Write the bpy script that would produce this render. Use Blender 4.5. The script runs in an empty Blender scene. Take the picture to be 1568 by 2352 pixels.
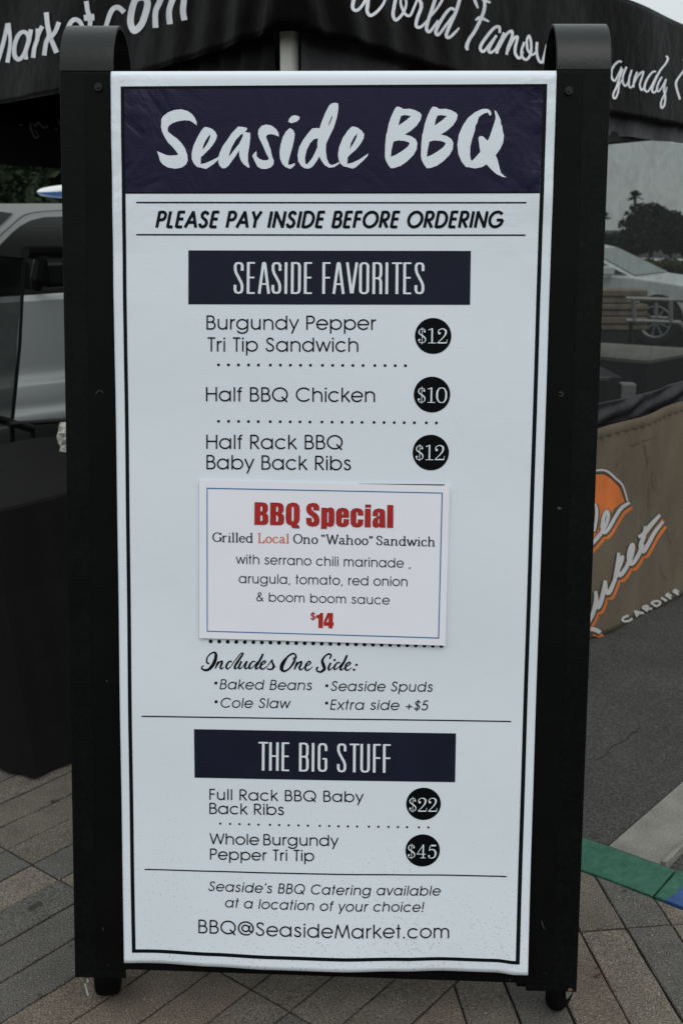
import bpy, bmesh, math, random
import numpy as np
from mathutils import Vector, Matrix, noise
from mathutils.geometry import tessellate_polygon
random.seed(7)
C = bpy.context.scene.collection
R = math.radians

# ------------------------------------------------------------------ camera
W_, H_, F_ = 1568.0, 2352.0, 2550.0          # measuring units of the photograph
PITCH, ROLL, EYE = 0.251795, 0.006047, 1.55
V = Vector
fw = V((0, math.cos(PITCH), -math.sin(PITCH)))
r0 = V((1, 0, 0)); u0 = r0.cross(fw)
rt = math.cos(ROLL) * r0 + math.sin(ROLL) * u0
upv = -math.sin(ROLL) * r0 + math.cos(ROLL) * u0
CAM = V((0, 0, EYE))
cd = bpy.data.cameras.new('camera'); cam = bpy.data.objects.new('camera', cd); C.objects.link(cam)
m = Matrix((rt, upv, -fw)).transposed().to_4x4(); m.translation = CAM
cam.matrix_world = m
cd.sensor_fit = 'VERTICAL'; cd.sensor_height = 22.3; cd.lens = F_ / H_ * 22.3
cd.clip_start = 0.05; cd.clip_end = 3000
cd.dof.use_dof = True; cd.dof.focus_distance = 2.15; cd.dof.aperture_fstop = 5.0
bpy.context.scene.camera = cam

# ------------------------------------------------------------------ sky and light (overcast)
w = bpy.data.worlds.new('World'); bpy.context.scene.world = w; w.use_nodes = True
nt = w.node_tree; nt.nodes.clear()
out = nt.nodes.new('ShaderNodeOutputWorld'); bg = nt.nodes.new('ShaderNodeBackground')
sky = nt.nodes.new('ShaderNodeTexSky'); sky.sky_type = 'NISHITA'; sky.sun_disc = False
SUN_EL, SUN_AZ = R(54), R(165)
sky.sun_elevation = SUN_EL; sky.sun_rotation = SUN_AZ
geo = nt.nodes.new('ShaderNodeTexCoord'); sep = nt.nodes.new('ShaderNodeSeparateXYZ')
nt.links.new(geo.outputs['Generated'], sep.inputs[0])
mr = nt.nodes.new('ShaderNodeMapRange'); mr.inputs[1].default_value = 0.0; mr.inputs[2].default_value = 1.0
mr.inputs[3].default_value = 6.6; mr.inputs[4].default_value = 13.0
nt.links.new(sep.outputs[2], mr.inputs[0])
cl = nt.nodes.new('ShaderNodeVectorMath'); cl.operation = 'SCALE'; cl.inputs[0].default_value = (0.93, 1.0, 1.01)
nt.links.new(mr.outputs[0], cl.inputs['Scale'])
mx = nt.nodes.new('ShaderNodeMix'); mx.data_type = 'RGBA'; mx.inputs[0].default_value = 0.93
nt.links.new(sky.outputs[0], mx.inputs[6]); nt.links.new(cl.outputs[0], mx.inputs[7])
nt.links.new(mx.outputs[2], bg.inputs[0]); bg.inputs[1].default_value = 0.10
nt.links.new(bg.outputs[0], out.inputs[0])
sl = bpy.data.lights.new('sun', 'SUN'); sl.energy = 0.95; sl.angle = R(35); sl.color = (1, 0.97, 0.93)
so = bpy.data.objects.new('sun', sl); C.objects.link(so)
sd = V((math.sin(SUN_AZ) * math.cos(SUN_EL), math.cos(SUN_AZ) * math.cos(SUN_EL), math.sin(SUN_EL)))
so.rotation_euler = sd.to_track_quat('Z', 'Y').to_euler(); so.location = (0, 0, 12)
vs = bpy.context.scene.view_settings
vs.view_transform = 'Standard'; vs.look = 'None'; vs.exposure = 0.0; vs.gamma = 1; vs.use_curve_mapping = False

# ------------------------------------------------------------------ measuring helpers
def ray(x, y): return fw + rt * ((x - W_/2) / F_) - upv * ((y - H_/2) / F_)
def atz(x, y, z=0.0):
    d = ray(x, y); return CAM + d * ((z - EYE) / d.z)
def aty(x, y, Y):
    d = ray(x, y); return CAM + d * (Y / d.y)
def onplane(x, y, p, n):
    d = ray(x, y); return CAM + d * ((p - CAM).dot(n) / d.dot(n))
def reg(x0, y0, x1, y1, wpx):
    s = (x1 - x0) / wpx; k = W_ / 2731.0
    return (lambda a, b: ((x0 + s*a)*k, (y0 + s*b)*k)), s*k
ident = ((lambda a, b: (a, b)), 1.0)

# ------------------------------------------------------------------ materials
def mat(name, col, rough=0.6, spec=0.4, metal=0.0, var=0.0, vscale=5.0, bump=0.0, bscale=40.0,
        speck=0.0, sscale=400.0, col2=None, sheen=0.0, coat=0.0, detail=6.0, stretch=None, chips=0):
    mt = bpy.data.materials.new(name); mt.use_nodes = True
    n = mt.node_tree; b = n.nodes['Principled BSDF']
    b.inputs['Base Color'].default_value = (*col, 1); b.inputs['Roughness'].default_value = rough
    b.inputs['Specular IOR Level'].default_value = spec; b.inputs['Metallic'].default_value = metal
    b.inputs['Sheen Weight'].default_value = sheen; b.inputs['Coat Weight'].default_value = coat
    tc = n.nodes.new('ShaderNodeTexCoord'); src = tc.outputs['Object']
    if stretch:
        mp = n.nodes.new('ShaderNodeMapping'); mp.inputs['Scale'].default_value = stretch
        n.links.new(src, mp.inputs[0]); src = mp.outputs[0]
    cur = None
    if var or col2:
        t = n.nodes.new('ShaderNodeTexNoise'); t.inputs['Scale'].default_value = vscale; t.inputs['Detail'].default_value = detail
        t.inputs['Roughness'].default_value = 0.62
        n.links.new(src, t.inputs[0])
        rp = n.nodes.new('ShaderNodeValToRGB'); rp.color_ramp.elements[0].position = 0.32; rp.color_ramp.elements[1].position = 0.68
        c2 = col2 or tuple(min(1, c*(1+var)) for c in col); c1 = col if col2 else tuple(c*(1-var) for c in col)
        rp.color_ramp.elements[0].color = (*c1, 1); rp.color_ramp.elements[1].color = (*c2, 1)
        n.links.new(t.outputs[0], rp.inputs[0]); cur = rp.outputs[0]
    if speck:
        t = n.nodes.new('ShaderNodeTexNoise'); t.inputs['Scale'].default_value = sscale; t.inputs['Detail'].default_value = 2
        n.links.new(src, t.inputs[0])
        rp = n.nodes.new('ShaderNodeValToRGB'); e = rp.color_ramp.elements
        e[0].position = 0.36; e[1].position = 0.66
        e[0].color = (1-speck, 1-speck, 1-speck, 1); e[1].color = (1+speck*1.6,)*3 + (1,)
        n.links.new(t.outputs[0], rp.inputs[0])
        mm = n.nodes.new('ShaderNodeMix'); mm.data_type = 'RGBA'; mm.blend_type = 'MULTIPLY'; mm.inputs[0].default_value = 1
        if cur: n.links.new(cur, mm.inputs[6])
        else: mm.inputs[6].default_value = (*col, 1)
        n.links.new(rp.outputs[0], mm.inputs[7]); cur = mm.outputs[2]
    if chips:
        vo = n.nodes.new('ShaderNodeTexVoronoi'); vo.inputs['Scale'].default_value = 130; n.links.new(src, vo.inputs[0])
        sp3 = n.nodes.new('ShaderNodeSeparateXYZ'); n.links.new(vo.outputs['Color'], sp3.inputs[0])
        a1 = n.nodes.new('ShaderNodeMath'); a1.operation = 'MULTIPLY_ADD'; a1.inputs[1].default_value = 0.55; a1.inputs[2].default_value = -0.30; n.links.new(sp3.outputs[0], a1.inputs[0])
        l1 = n.nodes.new('ShaderNodeMath'); l1.operation = 'LESS_THAN'; n.links.new(vo.outputs['Distance'], l1.inputs[0]); n.links.new(a1.outputs[0], l1.inputs[1])
        ml = n.nodes.new('ShaderNodeMath'); ml.operation = 'MULTIPLY'; ml.inputs[1].default_value = chips; n.links.new(l1.outputs[0], ml.inputs[0])
        m3 = n.nodes.new('ShaderNodeMix'); m3.data_type = 'RGBA'; n.links.new(ml.outputs[0], m3.inputs[0]); n.links.new(cur, m3.inputs[6]); n.links.new(vo.outputs['Color'], m3.inputs[7])
        hs = n.nodes.new('ShaderNodeHueSaturation'); hs.inputs['Saturation'].default_value = 0.12; hs.inputs['Value'].default_value = 0.34; n.links.new(vo.outputs['Color'], hs.inputs['Color']); n.links.new(hs.outputs[0], m3.inputs[7]); cur = m3.outputs[2]
    if cur: n.links.new(cur, b.inputs['Base Color'])
    if bump:
        t = n.nodes.new('ShaderNodeTexNoise'); t.inputs['Scale'].default_value = bscale; t.inputs['Detail'].default_value = 5
        n.links.new(src, t.inputs[0])
        bp = n.nodes.new('ShaderNodeBump'); bp.inputs['Strength'].default_value = 1.0; bp.inputs['Distance'].default_value = bump
        n.links.new(t.outputs[0], bp.inputs['Height']); n.links.new(bp.outputs[0], b.inputs['Normal'])
    return mt

M = {}
M['steel'] = mat('black_painted_steel', (0.0026, 0.0029, 0.0029), 0.45, 0.085, var=0.35, vscale=9, bump=0.0006, bscale=60, speck=0.25, sscale=120)
M['arch'] = mat('satin_black_sky_sheen', (0.006, 0.007, 0.007), 0.36, 0.25, var=0.35, vscale=9, bump=0.0006, bscale=60)  # band's black made lighter and glossier here, sky sheen put into the colour
M['board'] = mat('black_board', (0.0026, 0.0027, 0.0027), 0.5, 0.07, var=0.3, vscale=7, bump=0.0005, bscale=70)
M['screw'] = mat('black_screw', (0.012, 0.012, 0.012), 0.3, 0.5, metal=0.6)
M['rubber'] = mat('caster_rubber', (0.003, 0.003, 0.003), 0.6, 0.06)
M['zinc'] = mat('zinc_plate', (0.30, 0.31, 0.30), 0.45, 0.5, metal=0.7, var=0.2, vscale=60)
M['ink'] = mat('black_ink', (0.005, 0.0068, 0.0085), 0.45, 0.06)
M['disc'] = mat('disc_ink', (0.0030, 0.0036, 0.0042), 0.45, 0.05)
M['boxink'] = mat('navy_box_ink', (0.0115, 0.0125, 0.026), 0.42, 0.10, var=0.12, vscale=14)
M['red'] = mat('red_ink', (0.38, 0.016, 0.014), 0.5, 0.3, var=0.12, vscale=60)
M['rededge'] = mat('dark_red_ink', (0.13, 0.012, 0.03), 0.5, 0.3)
M['orangeink'] = mat('orange_ink', (0.58, 0.16, 0.08), 0.5, 0.3)
M['cardink'] = mat('card_black_ink', (0.018, 0.02, 0.03), 0.5, 0.3)
M['blue'] = mat('blue_rule_ink', (0.03, 0.16, 0.36), 0.5, 0.3)
M['card'] = mat('card_paper', (0.78, 0.775, 0.83), 0.55, 0.3, var=0.02, vscale=5)
M['fabric'] = mat('black_canopy_fabric', (0.0030, 0.0020, 0.0021), 0.42, 0.030, var=0.2, vscale=3, bump=0.014, bscale=5)
M['fabric_in'] = mat('black_lining_fabric', (0.018, 0.017, 0.0175), 0.7, 0.12, var=0.3, vscale=3, bump=0.006, bscale=5)
M['wallfab'] = mat('grey_wall_fabric', (0.030, 0.027, 0.031), 0.5, 0.35, var=0.35, vscale=7, bump=0.02, bscale=6)
M['cloth'] = mat('black_tablecloth', (0.0068, 0.0062, 0.0062), 0.85, 0.07, var=0.12, vscale=4, bump=0.003, bscale=9)
M['valprint'] = mat('white_canopy_print', (0.76, 0.76, 0.80), 0.5, 0.3, var=0.12, vscale=12)
M['ghost'] = mat('print_seen_from_behind', (0.26, 0.27, 0.27), 0.7, 0.2)
M['pole'] = mat('painted_white_pole', (0.78, 0.77, 0.69), 0.5, 0.4, var=0.22, vscale=12, bump=0.0005, bscale=80, stretch=(1, 1, 0.25))
M['brown'] = mat('brown_canvas', (0.122, 0.098, 0.069), 0.75, 0.2, var=0.17, vscale=5, bump=0.004, bscale=12, speck=0.12, sscale=500, stretch=(1, 1, 0.5))
M['orange'] = mat('orange_print', (0.60, 0.155, 0.035), 0.6, 0.3, var=0.12, vscale=10)
M['greyprint'] = mat('pale_print', (0.50, 0.48, 0.48), 0.6, 0.3, var=0.07, vscale=10)
M['brownprint'] = mat('dark_brown_print', (0.075, 0.065, 0.045), 0.7, 0.2)
M['stain'] = mat('old_stain', (0.110, 0.086, 0.060), 0.8, 0.2, var=0.3, vscale=40)
PAV = [mat('paver_taupe', (0.110, 0.094, 0.076), 0.85, 0.2, var=0.13, vscale=14, bump=0.0016, bscale=220, speck=0.50, sscale=300, chips=0.55),
       mat('paver_grey_brown', (0.090, 0.078, 0.064), 0.85, 0.2, var=0.16, vscale=11, bump=0.0016, bscale=220, speck=0.50, sscale=300, chips=0.55),
       mat('paver_slate', (0.073, 0.068, 0.062), 0.85, 0.2, var=0.13, vscale=12, bump=0.0016, bscale=220, speck=0.50, sscale=300, chips=0.55),
       mat('paver_warm', (0.100, 0.082, 0.065), 0.85, 0.2, var=0.18, vscale=12, bump=0.0016, bscale=220, speck=0.50, sscale=300, chips=0.55)]
M['sand'] = mat('joint_sand', (0.016, 0.014, 0.011), 0.95, 0.1, var=0.4, vscale=60, bump=0.002, bscale=150)
M['asphalt'] = mat('asphalt', (0.041, 0.040, 0.0375), 0.88, 0.25, var=0.2, vscale=2.5, bump=0.003, bscale=150, speck=0.45, sscale=200, chips=0.35)
M['concrete'] = mat('concrete', (0.170, 0.162, 0.146), 0.85, 0.25, var=0.2, vscale=10, bump=0.002, bscale=150, speck=0.25, sscale=300)
M['silver'] = mat('silver_car_paint', (0.62, 0.64, 0.64), 0.28, 0.5, coat=0.6)
M['whitecar'] = mat('white_car_paint', (0.78, 0.80, 0.80), 0.25, 0.5, coat=0.7)
M['carglass'] = mat('tinted_car_glass', (0.018, 0.022, 0.022), 0.08, 0.6)
M['windscreen'] = mat('windscreen_glass', (0.13, 0.18, 0.17), 0.12, 0.6)
M['tyre'] = mat('tyre_rubber', (0.012, 0.012, 0.012), 0.8, 0.2)
M['rim'] = mat('alloy_rim', (0.26, 0.27, 0.27), 0.35, 0.5, metal=0.6)
M['blackplastic'] = mat('black_plastic', (0.005, 0.005, 0.0055), 0.45, 0.12)
M['lamp'] = mat('lamp_lens', (0.55, 0.35, 0.28), 0.2, 0.5)
M['leaf'] = mat('dark_foliage', (0.022, 0.032, 0.018), 0.8, 0.15, var=0.45, vscale=1.2)
M['leaf2'] = mat('hedge_foliage', (0.020, 0.026, 0.011), 0.8, 0.15, var=0.45, vscale=2.0)
M['hedgetop'] = mat('hedge_tip_foliage', (0.075, 0.078, 0.024), 0.8, 0.15, var=0.4, vscale=3.0)
M['bark'] = mat('bark', (0.07, 0.06, 0.05), 0.9, 0.1, var=0.3, vscale=8)
M['surfwhite'] = mat('surfboard_white', (0.66, 0.66, 0.66), 0.35, 0.4)
M['surfblue'] = mat('surfboard_blue', (0.03, 0.13, 0.36), 0.35, 0.4)
M['wood'] = mat('brown_boards', (0.22, 0.18, 0.13), 0.8, 0.2, var=0.3, vscale=8)
M['tantop'] = mat('tan_table_top', (0.34, 0.30, 0.255), 0.6, 0.3, var=0.12, vscale=4)
M['darkpanel'] = mat('dark_panel', (0.022, 0.021, 0.021), 0.6, 0.15, var=0.2, vscale=5)
M['tarp'] = mat('grey_tarp', (0.019, 0.018, 0.020), 0.55, 0.25, var=0.35, vscale=9, bump=0.007, bscale=14)
M['aluminium'] = mat('aluminium_rail', (0.27, 0.265, 0.25), 0.4, 0.5, metal=0.3)
M['granite'] = mat('speckled_foam', (0.34, 0.335, 0.30), 0.85, 0.2, var=0.3, vscale=30, bump=0.004, bscale=90, speck=0.45, sscale=160)
M['tape'] = mat('clear_strap', (0.26, 0.30, 0.30), 0.35, 0.5)
M['rust'] = mat('rust_chip', (0.16, 0.07, 0.03), 0.8, 0.2)
M['chip'] = mat('white_chip', (0.55, 0.53, 0.48), 0.8, 0.2)

def banner_mat(name, base, navy=False):
    mt = mat(name, base, 0.40 if navy else 0.40, 0.15 if navy else 0.35); n = mt.node_tree; b = n.nodes['Principled BSDF']
    tc = n.nodes.new('ShaderNodeTexCoord')
    # scrim weave
    wv = n.nodes.new('ShaderNodeTexWave'); wv.wave_type = 'BANDS'; wv.bands_direction = 'Z'
    wv.inputs['Scale'].default_value = 105.0; wv.inputs['Distortion'].default_value = 0.4
    n.links.new(tc.outputs['Object'], wv.inputs[0])
    wx = n.nodes.new('ShaderNodeTexWave'); wx.wave_type = 'BANDS'; wx.bands_direction = 'X'
    wx.inputs['Scale'].default_value = 105.0; wx.inputs['Distortion'].default_value = 0.4
    n.links.new(tc.outputs['Object'], wx.inputs[0])
    ad = n.nodes.new('ShaderNodeMath'); ad.operation = 'MULTIPLY_ADD'; ad.inputs[1].default_value = 0.5
    n.links.new(wx.outputs[1], ad.inputs[0]); n.links.new(wv.outputs[1], ad.inputs[2])
    b1 = n.nodes.new('ShaderNodeBump'); b1.inputs['Distance'].default_value = 0.00009 if navy else 0.00006; b1.inputs['Strength'].default_value = 1
    n.links.new(ad.outputs[0], b1.inputs['Height'])
    # soft creases, strongest towards the top corners where the vinyl is pulled round
    nz = n.nodes.new('ShaderNodeTexNoise'); nz.inputs['Scale'].default_value = 9; nz.inputs['Detail'].default_value = 3; nz.inputs['Distortion'].default_value = 1.4
    n.links.new(tc.outputs['Object'], nz.inputs[0])
    sx = n.nodes.new('ShaderNodeSeparateXYZ'); n.links.new(tc.outputs['Object'], sx.inputs[0])
    ab = n.nodes.new('ShaderNodeMath'); ab.operation = 'ABSOLUTE'; n.links.new(sx.outputs[0], ab.inputs[0])
    e1 = n.nodes.new('ShaderNodeMapRange'); e1.inputs[1].default_value = 0.22; e1.inputs[2].default_value = 0.40
    n.links.new(ab.outputs[0], e1.inputs[0])
    e2 = n.nodes.new('ShaderNodeMapRange'); e2.inputs[1].default_value = 1.50; e2.inputs[2].default_value = 1.60
    n.links.new(sx.outputs[2], e2.inputs[0])
    mu = n.nodes.new('ShaderNodeMath'); mu.operation = 'MULTIPLY'; n.links.new(e1.outputs[0], mu.inputs[0]); n.links.new(e2.outputs[0], mu.inputs[1])
    ma = n.nodes.new('ShaderNodeMath'); ma.operation = 'MULTIPLY_ADD'; n.links.new(mu.outputs[0], ma.inputs[0]); ma.inputs[1].default_value = 0.9; ma.inputs[2].default_value = 0.12
    m2 = n.nodes.new('ShaderNodeMath'); m2.operation = 'MULTIPLY'; n.links.new(nz.outputs[0], m2.inputs[0]); n.links.new(ma.outputs[0], m2.inputs[1])
    b2 = n.nodes.new('ShaderNodeBump'); b2.inputs['Distance'].default_value = 0.016 if navy else 0.006; b2.inputs['Strength'].default_value = 1
    n.links.new(m2.outputs[0], b2.inputs['Height']); n.links.new(b1.outputs[0], b2.inputs['Normal'])
    n.links.new(b2.outputs[0], b.inputs['Normal'])
    # mud spatter: small dark flecks thickening towards the bottom
    vo = n.nodes.new('ShaderNodeTexVoronoi'); vo.inputs['Scale'].default_value = 190; n.links.new(tc.outputs['Object'], vo.inputs[0])
    n2 = n.nodes.new('ShaderNodeTexNoise'); n2.inputs['Scale'].default_value = 7; n2.inputs['Detail'].default_value = 2; n.links.new(tc.outputs['Object'], n2.inputs[0])
    g = n.nodes.new('ShaderNodeMapRange'); g.inputs[1].default_value = 0.62; g.inputs[2].default_value = 0.13; g.inputs[3].default_value = 0.0; g.inputs[4].default_value = 0.13
    n.links.new(sx.outputs[2], g.inputs[0])
    gx = n.nodes.new('ShaderNodeMath'); gx.operation = 'MULTIPLY'; n.links.new(g.outputs[0], gx.inputs[0]); n.links.new(n2.outputs[0], gx.inputs[1])
    cc = n.nodes.new('ShaderNodeSeparateXYZ'); n.links.new(vo.outputs['Color'], cc.inputs[0])
    gy = n.nodes.new('ShaderNodeMath'); gy.operation = 'MULTIPLY'; n.links.new(gx.outputs[0], gy.inputs[0]); n.links.new(cc.outputs[0], gy.inputs[1])
    gz = n.nodes.new('ShaderNodeMath'); gz.operation = 'MULTIPLY_ADD'; n.links.new(gy.outputs[0], gz.inputs[0]); gz.inputs[1].default_value = 6.0; gz.inputs[2].default_value = 0.012
    lt = n.nodes.new('ShaderNodeMath'); lt.operation = 'LESS_THAN'; n.links.new(vo.outputs['Distance'], lt.inputs[0]); n.links.new(gz.outputs[0], lt.inputs[1])
    gd = n.nodes.new('ShaderNodeMath'); gd.operation = 'MULTIPLY'; gd.inputs[1].default_value = 0.32
    n.links.new(lt.outputs[0], gd.inputs[0])
    mm = n.nodes.new('ShaderNodeMix'); mm.data_type = 'RGBA'; mm.inputs[6].default_value = (*base, 1); mm.inputs[7].default_value = (0.16, 0.14, 0.12, 1) if not navy else (0.03, 0.03, 0.03, 1)
    n.links.new(gd.outputs[0], mm.inputs[0]); n.links.new(mm.outputs[2], b.inputs['Base Color'])
    return mt
M['vinyl'] = banner_mat('white_vinyl', (0.685, 0.733, 0.785))
M['navy'] = banner_mat('navy_vinyl', (0.0095, 0.0075, 0.030), True)
M['white'] = banner_mat('white_print_vinyl', (0.685, 0.733, 0.785))

def mesh_screen(name, tint, fac, dcol):
    mt = bpy.data.materials.new(name); mt.use_nodes = True; n = mt.node_tree; n.nodes.clear()
    o = n.nodes.new('ShaderNodeOutputMaterial'); t = n.nodes.new('ShaderNodeBsdfTransparent'); d = n.nodes.new('ShaderNodeBsdfDiffuse')
    d.inputs[0].default_value = (*dcol, 1); mx = n.nodes.new('ShaderNodeMixShader')
    tc = n.nodes.new('ShaderNodeTexCoord'); mp = n.nodes.new('ShaderNodeMapping'); mp.inputs['Scale'].default_value = (0.9, 0.9, 1.3); mp.inputs['Rotation'].default_value = (R(15), R(24), 0)
    nz = n.nodes.new('ShaderNodeTexNoise'); nz.inputs['Scale'].default_value = 9; nz.inputs['Detail'].default_value = 7; nz.inputs['Distortion'].default_value = 0.9
    n.links.new(tc.outputs['Object'], mp.inputs[0]); n.links.new(mp.outputs[0], nz.inputs[0])
    rp = n.nodes.new('ShaderNodeValToRGB'); e = rp.color_ramp.elements; e[0].position = 0.30; e[1].position = 0.62
    e[0].color = (*[c*0.84 for c in tint], 1); e[1].color = (*[c*1.05 for c in tint], 1)
    n.links.new(nz.outputs[0], rp.inputs[0]); n.links.new(rp.outputs[0], t.inputs[0])
    mx.inputs[0].default_value = fac
    n.links.new(t.outputs[0], mx.inputs[1]); n.links.new(d.outputs[0], mx.inputs[2]); n.links.new(mx.outputs[0], o.inputs[0])
    return mt
M['screen'] = mesh_screen('tinted_window_film', (0.35, 0.37, 0.36), 0.06, (0.38, 0.38, 0.39))
M['screen2'] = mesh_screen('dense_black_mesh', (0.22, 0.23, 0.225), 0.05, (0.12, 0.12, 0.12))

# ------------------------------------------------------------------ object helpers
def obj(name, verts, faces, material, parent=None, smooth=False, mats=None, midx=None):
    me = bpy.data.meshes.new(name); me.from_pydata([tuple(v) for v in verts], [], faces)
    for mm in (mats or [material]): me.materials.append(mm)
    if midx: me.polygons.foreach_set('material_index', midx)
    if smooth: me.polygons.foreach_set('use_smooth', [True]*len(me.polygons))
    me.update()
    o = bpy.data.objects.new(name, me); C.objects.link(o)
    if parent is not None:
        o.parent = parent
        p = parent; acc = V((0, 0, 0))
        while p is not None: acc += p.location; p = p.parent
        o.location = -acc
    return o
def tag(o, label=None, cat=None, group=None, kind=None):
    if label: o['label'] = label
    if cat: o['category'] = cat
    if group: o['group'] = group
    if kind: o['kind'] = kind
    return o
def thing(name, loc, label, cat, group=None):
    o = bpy.data.objects.new(name, None); C.objects.link(o); o.location = loc; o.empty_display_size = 0.1
    return tag(o, label, cat, group)

class MB:
    def __init__(s): s.v = []; s.f = []; s.m = []
    def add(s, vs_, fs, mi=0):
        k = len(s.v); s.v += [V(p) for p in vs_]; s.f += [tuple(i+k for i in f) for f in fs]; s.m += [mi]*len(fs)
    def frame(s, o, a, b, c, mi=0):   # box from corner o and three edge vectors
        o, a, b, c = V(o), V(a), V(b), V(c)
        p = [o, o+a, o+a+b, o+b, o+c, o+a+c, o+a+b+c, o+b+c]
        s.add(p, [(0,3,2,1), (4,5,6,7), (0,1,5,4), (1,2,6,5), (2,3,7,6), (3,0,4,7)], mi)
    def box(s, c, d, ang=0, mi=0):
        ca, sa = math.cos(ang), math.sin(ang)
        a = V((ca, sa, 0))*d[0]; b = V((-sa, ca, 0))*d[1]; e = V((0, 0, d[2]))
        s.frame(V(c) - a/2 - b/2 - e/2, a, b, e, mi)
    def tube(s, pts, r, n=10, mi=0, caps=True):
        pts = [V(p) for p in pts]; rr = r if isinstance(r, (list, tuple)) else [r]*len(pts); k = len(s.v); prev = None
        for i, p in enumerate(pts):
            t = (pts[min(i+1, len(pts)-1)] - pts[max(i-1, 0)]).normalized()
            if prev is None:
                prev = t.cross(V((0, 0, 1)) if abs(t.z) < 0.9 else V((1, 0, 0))).normalized()
            a = (prev - t*prev.dot(t)).normalized(); prev = a; b = t.cross(a)
            for j in range(n):
                th = 2*math.pi*j/n; s.v.append(p + (a*math.cos(th) + b*math.sin(th))*rr[i])
        for i in range(len(pts)-1):
            for j in range(n):
                s.f.append((k+i*n+j, k+i*n+(j+1) % n, k+(i+1)*n+(j+1) % n, k+(i+1)*n+j)); s.m.append(mi)
        if caps:
            s.f.append(tuple(k+j for j in reversed(range(n)))); s.f.append(tuple(k+(len(pts)-1)*n+j for j in range(n))); s.m += [mi, mi]
    def disc(s, c, ax, r, h, n=24, mi=0):  # cylinder centred at c along ax
        c, ax = V(c), V(ax).normalized(); s.tube([c-ax*h/2, c+ax*h/2], r, n, mi)
    def grid(s, fn, nu, nv, mi=0):
        k = len(s.v)
        for j in range(nv+1):
            for i in range(nu+1): s.v.append(V(fn(i/nu, j/nv)))
        for j in range(nv):
            for i in range(nu):
                a = k+j*(nu+1)+i; s.f.append((a, a+1, a+nu+2, a+nu+1)); s.m.append(mi)
    def build(s, name, material, parent=None, smooth=False, mats=None):
        return obj(name, s.v, s.f, material, parent, smooth, mats, s.m if mats else None)
def bevel(o, w_, seg=2):
    md = o.modifiers.new('bevel', 'BEVEL'); md.width = w_; md.segments = seg; md.limit_method = 'ANGLE'; md.angle_limit = R(35)
    return o

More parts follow.
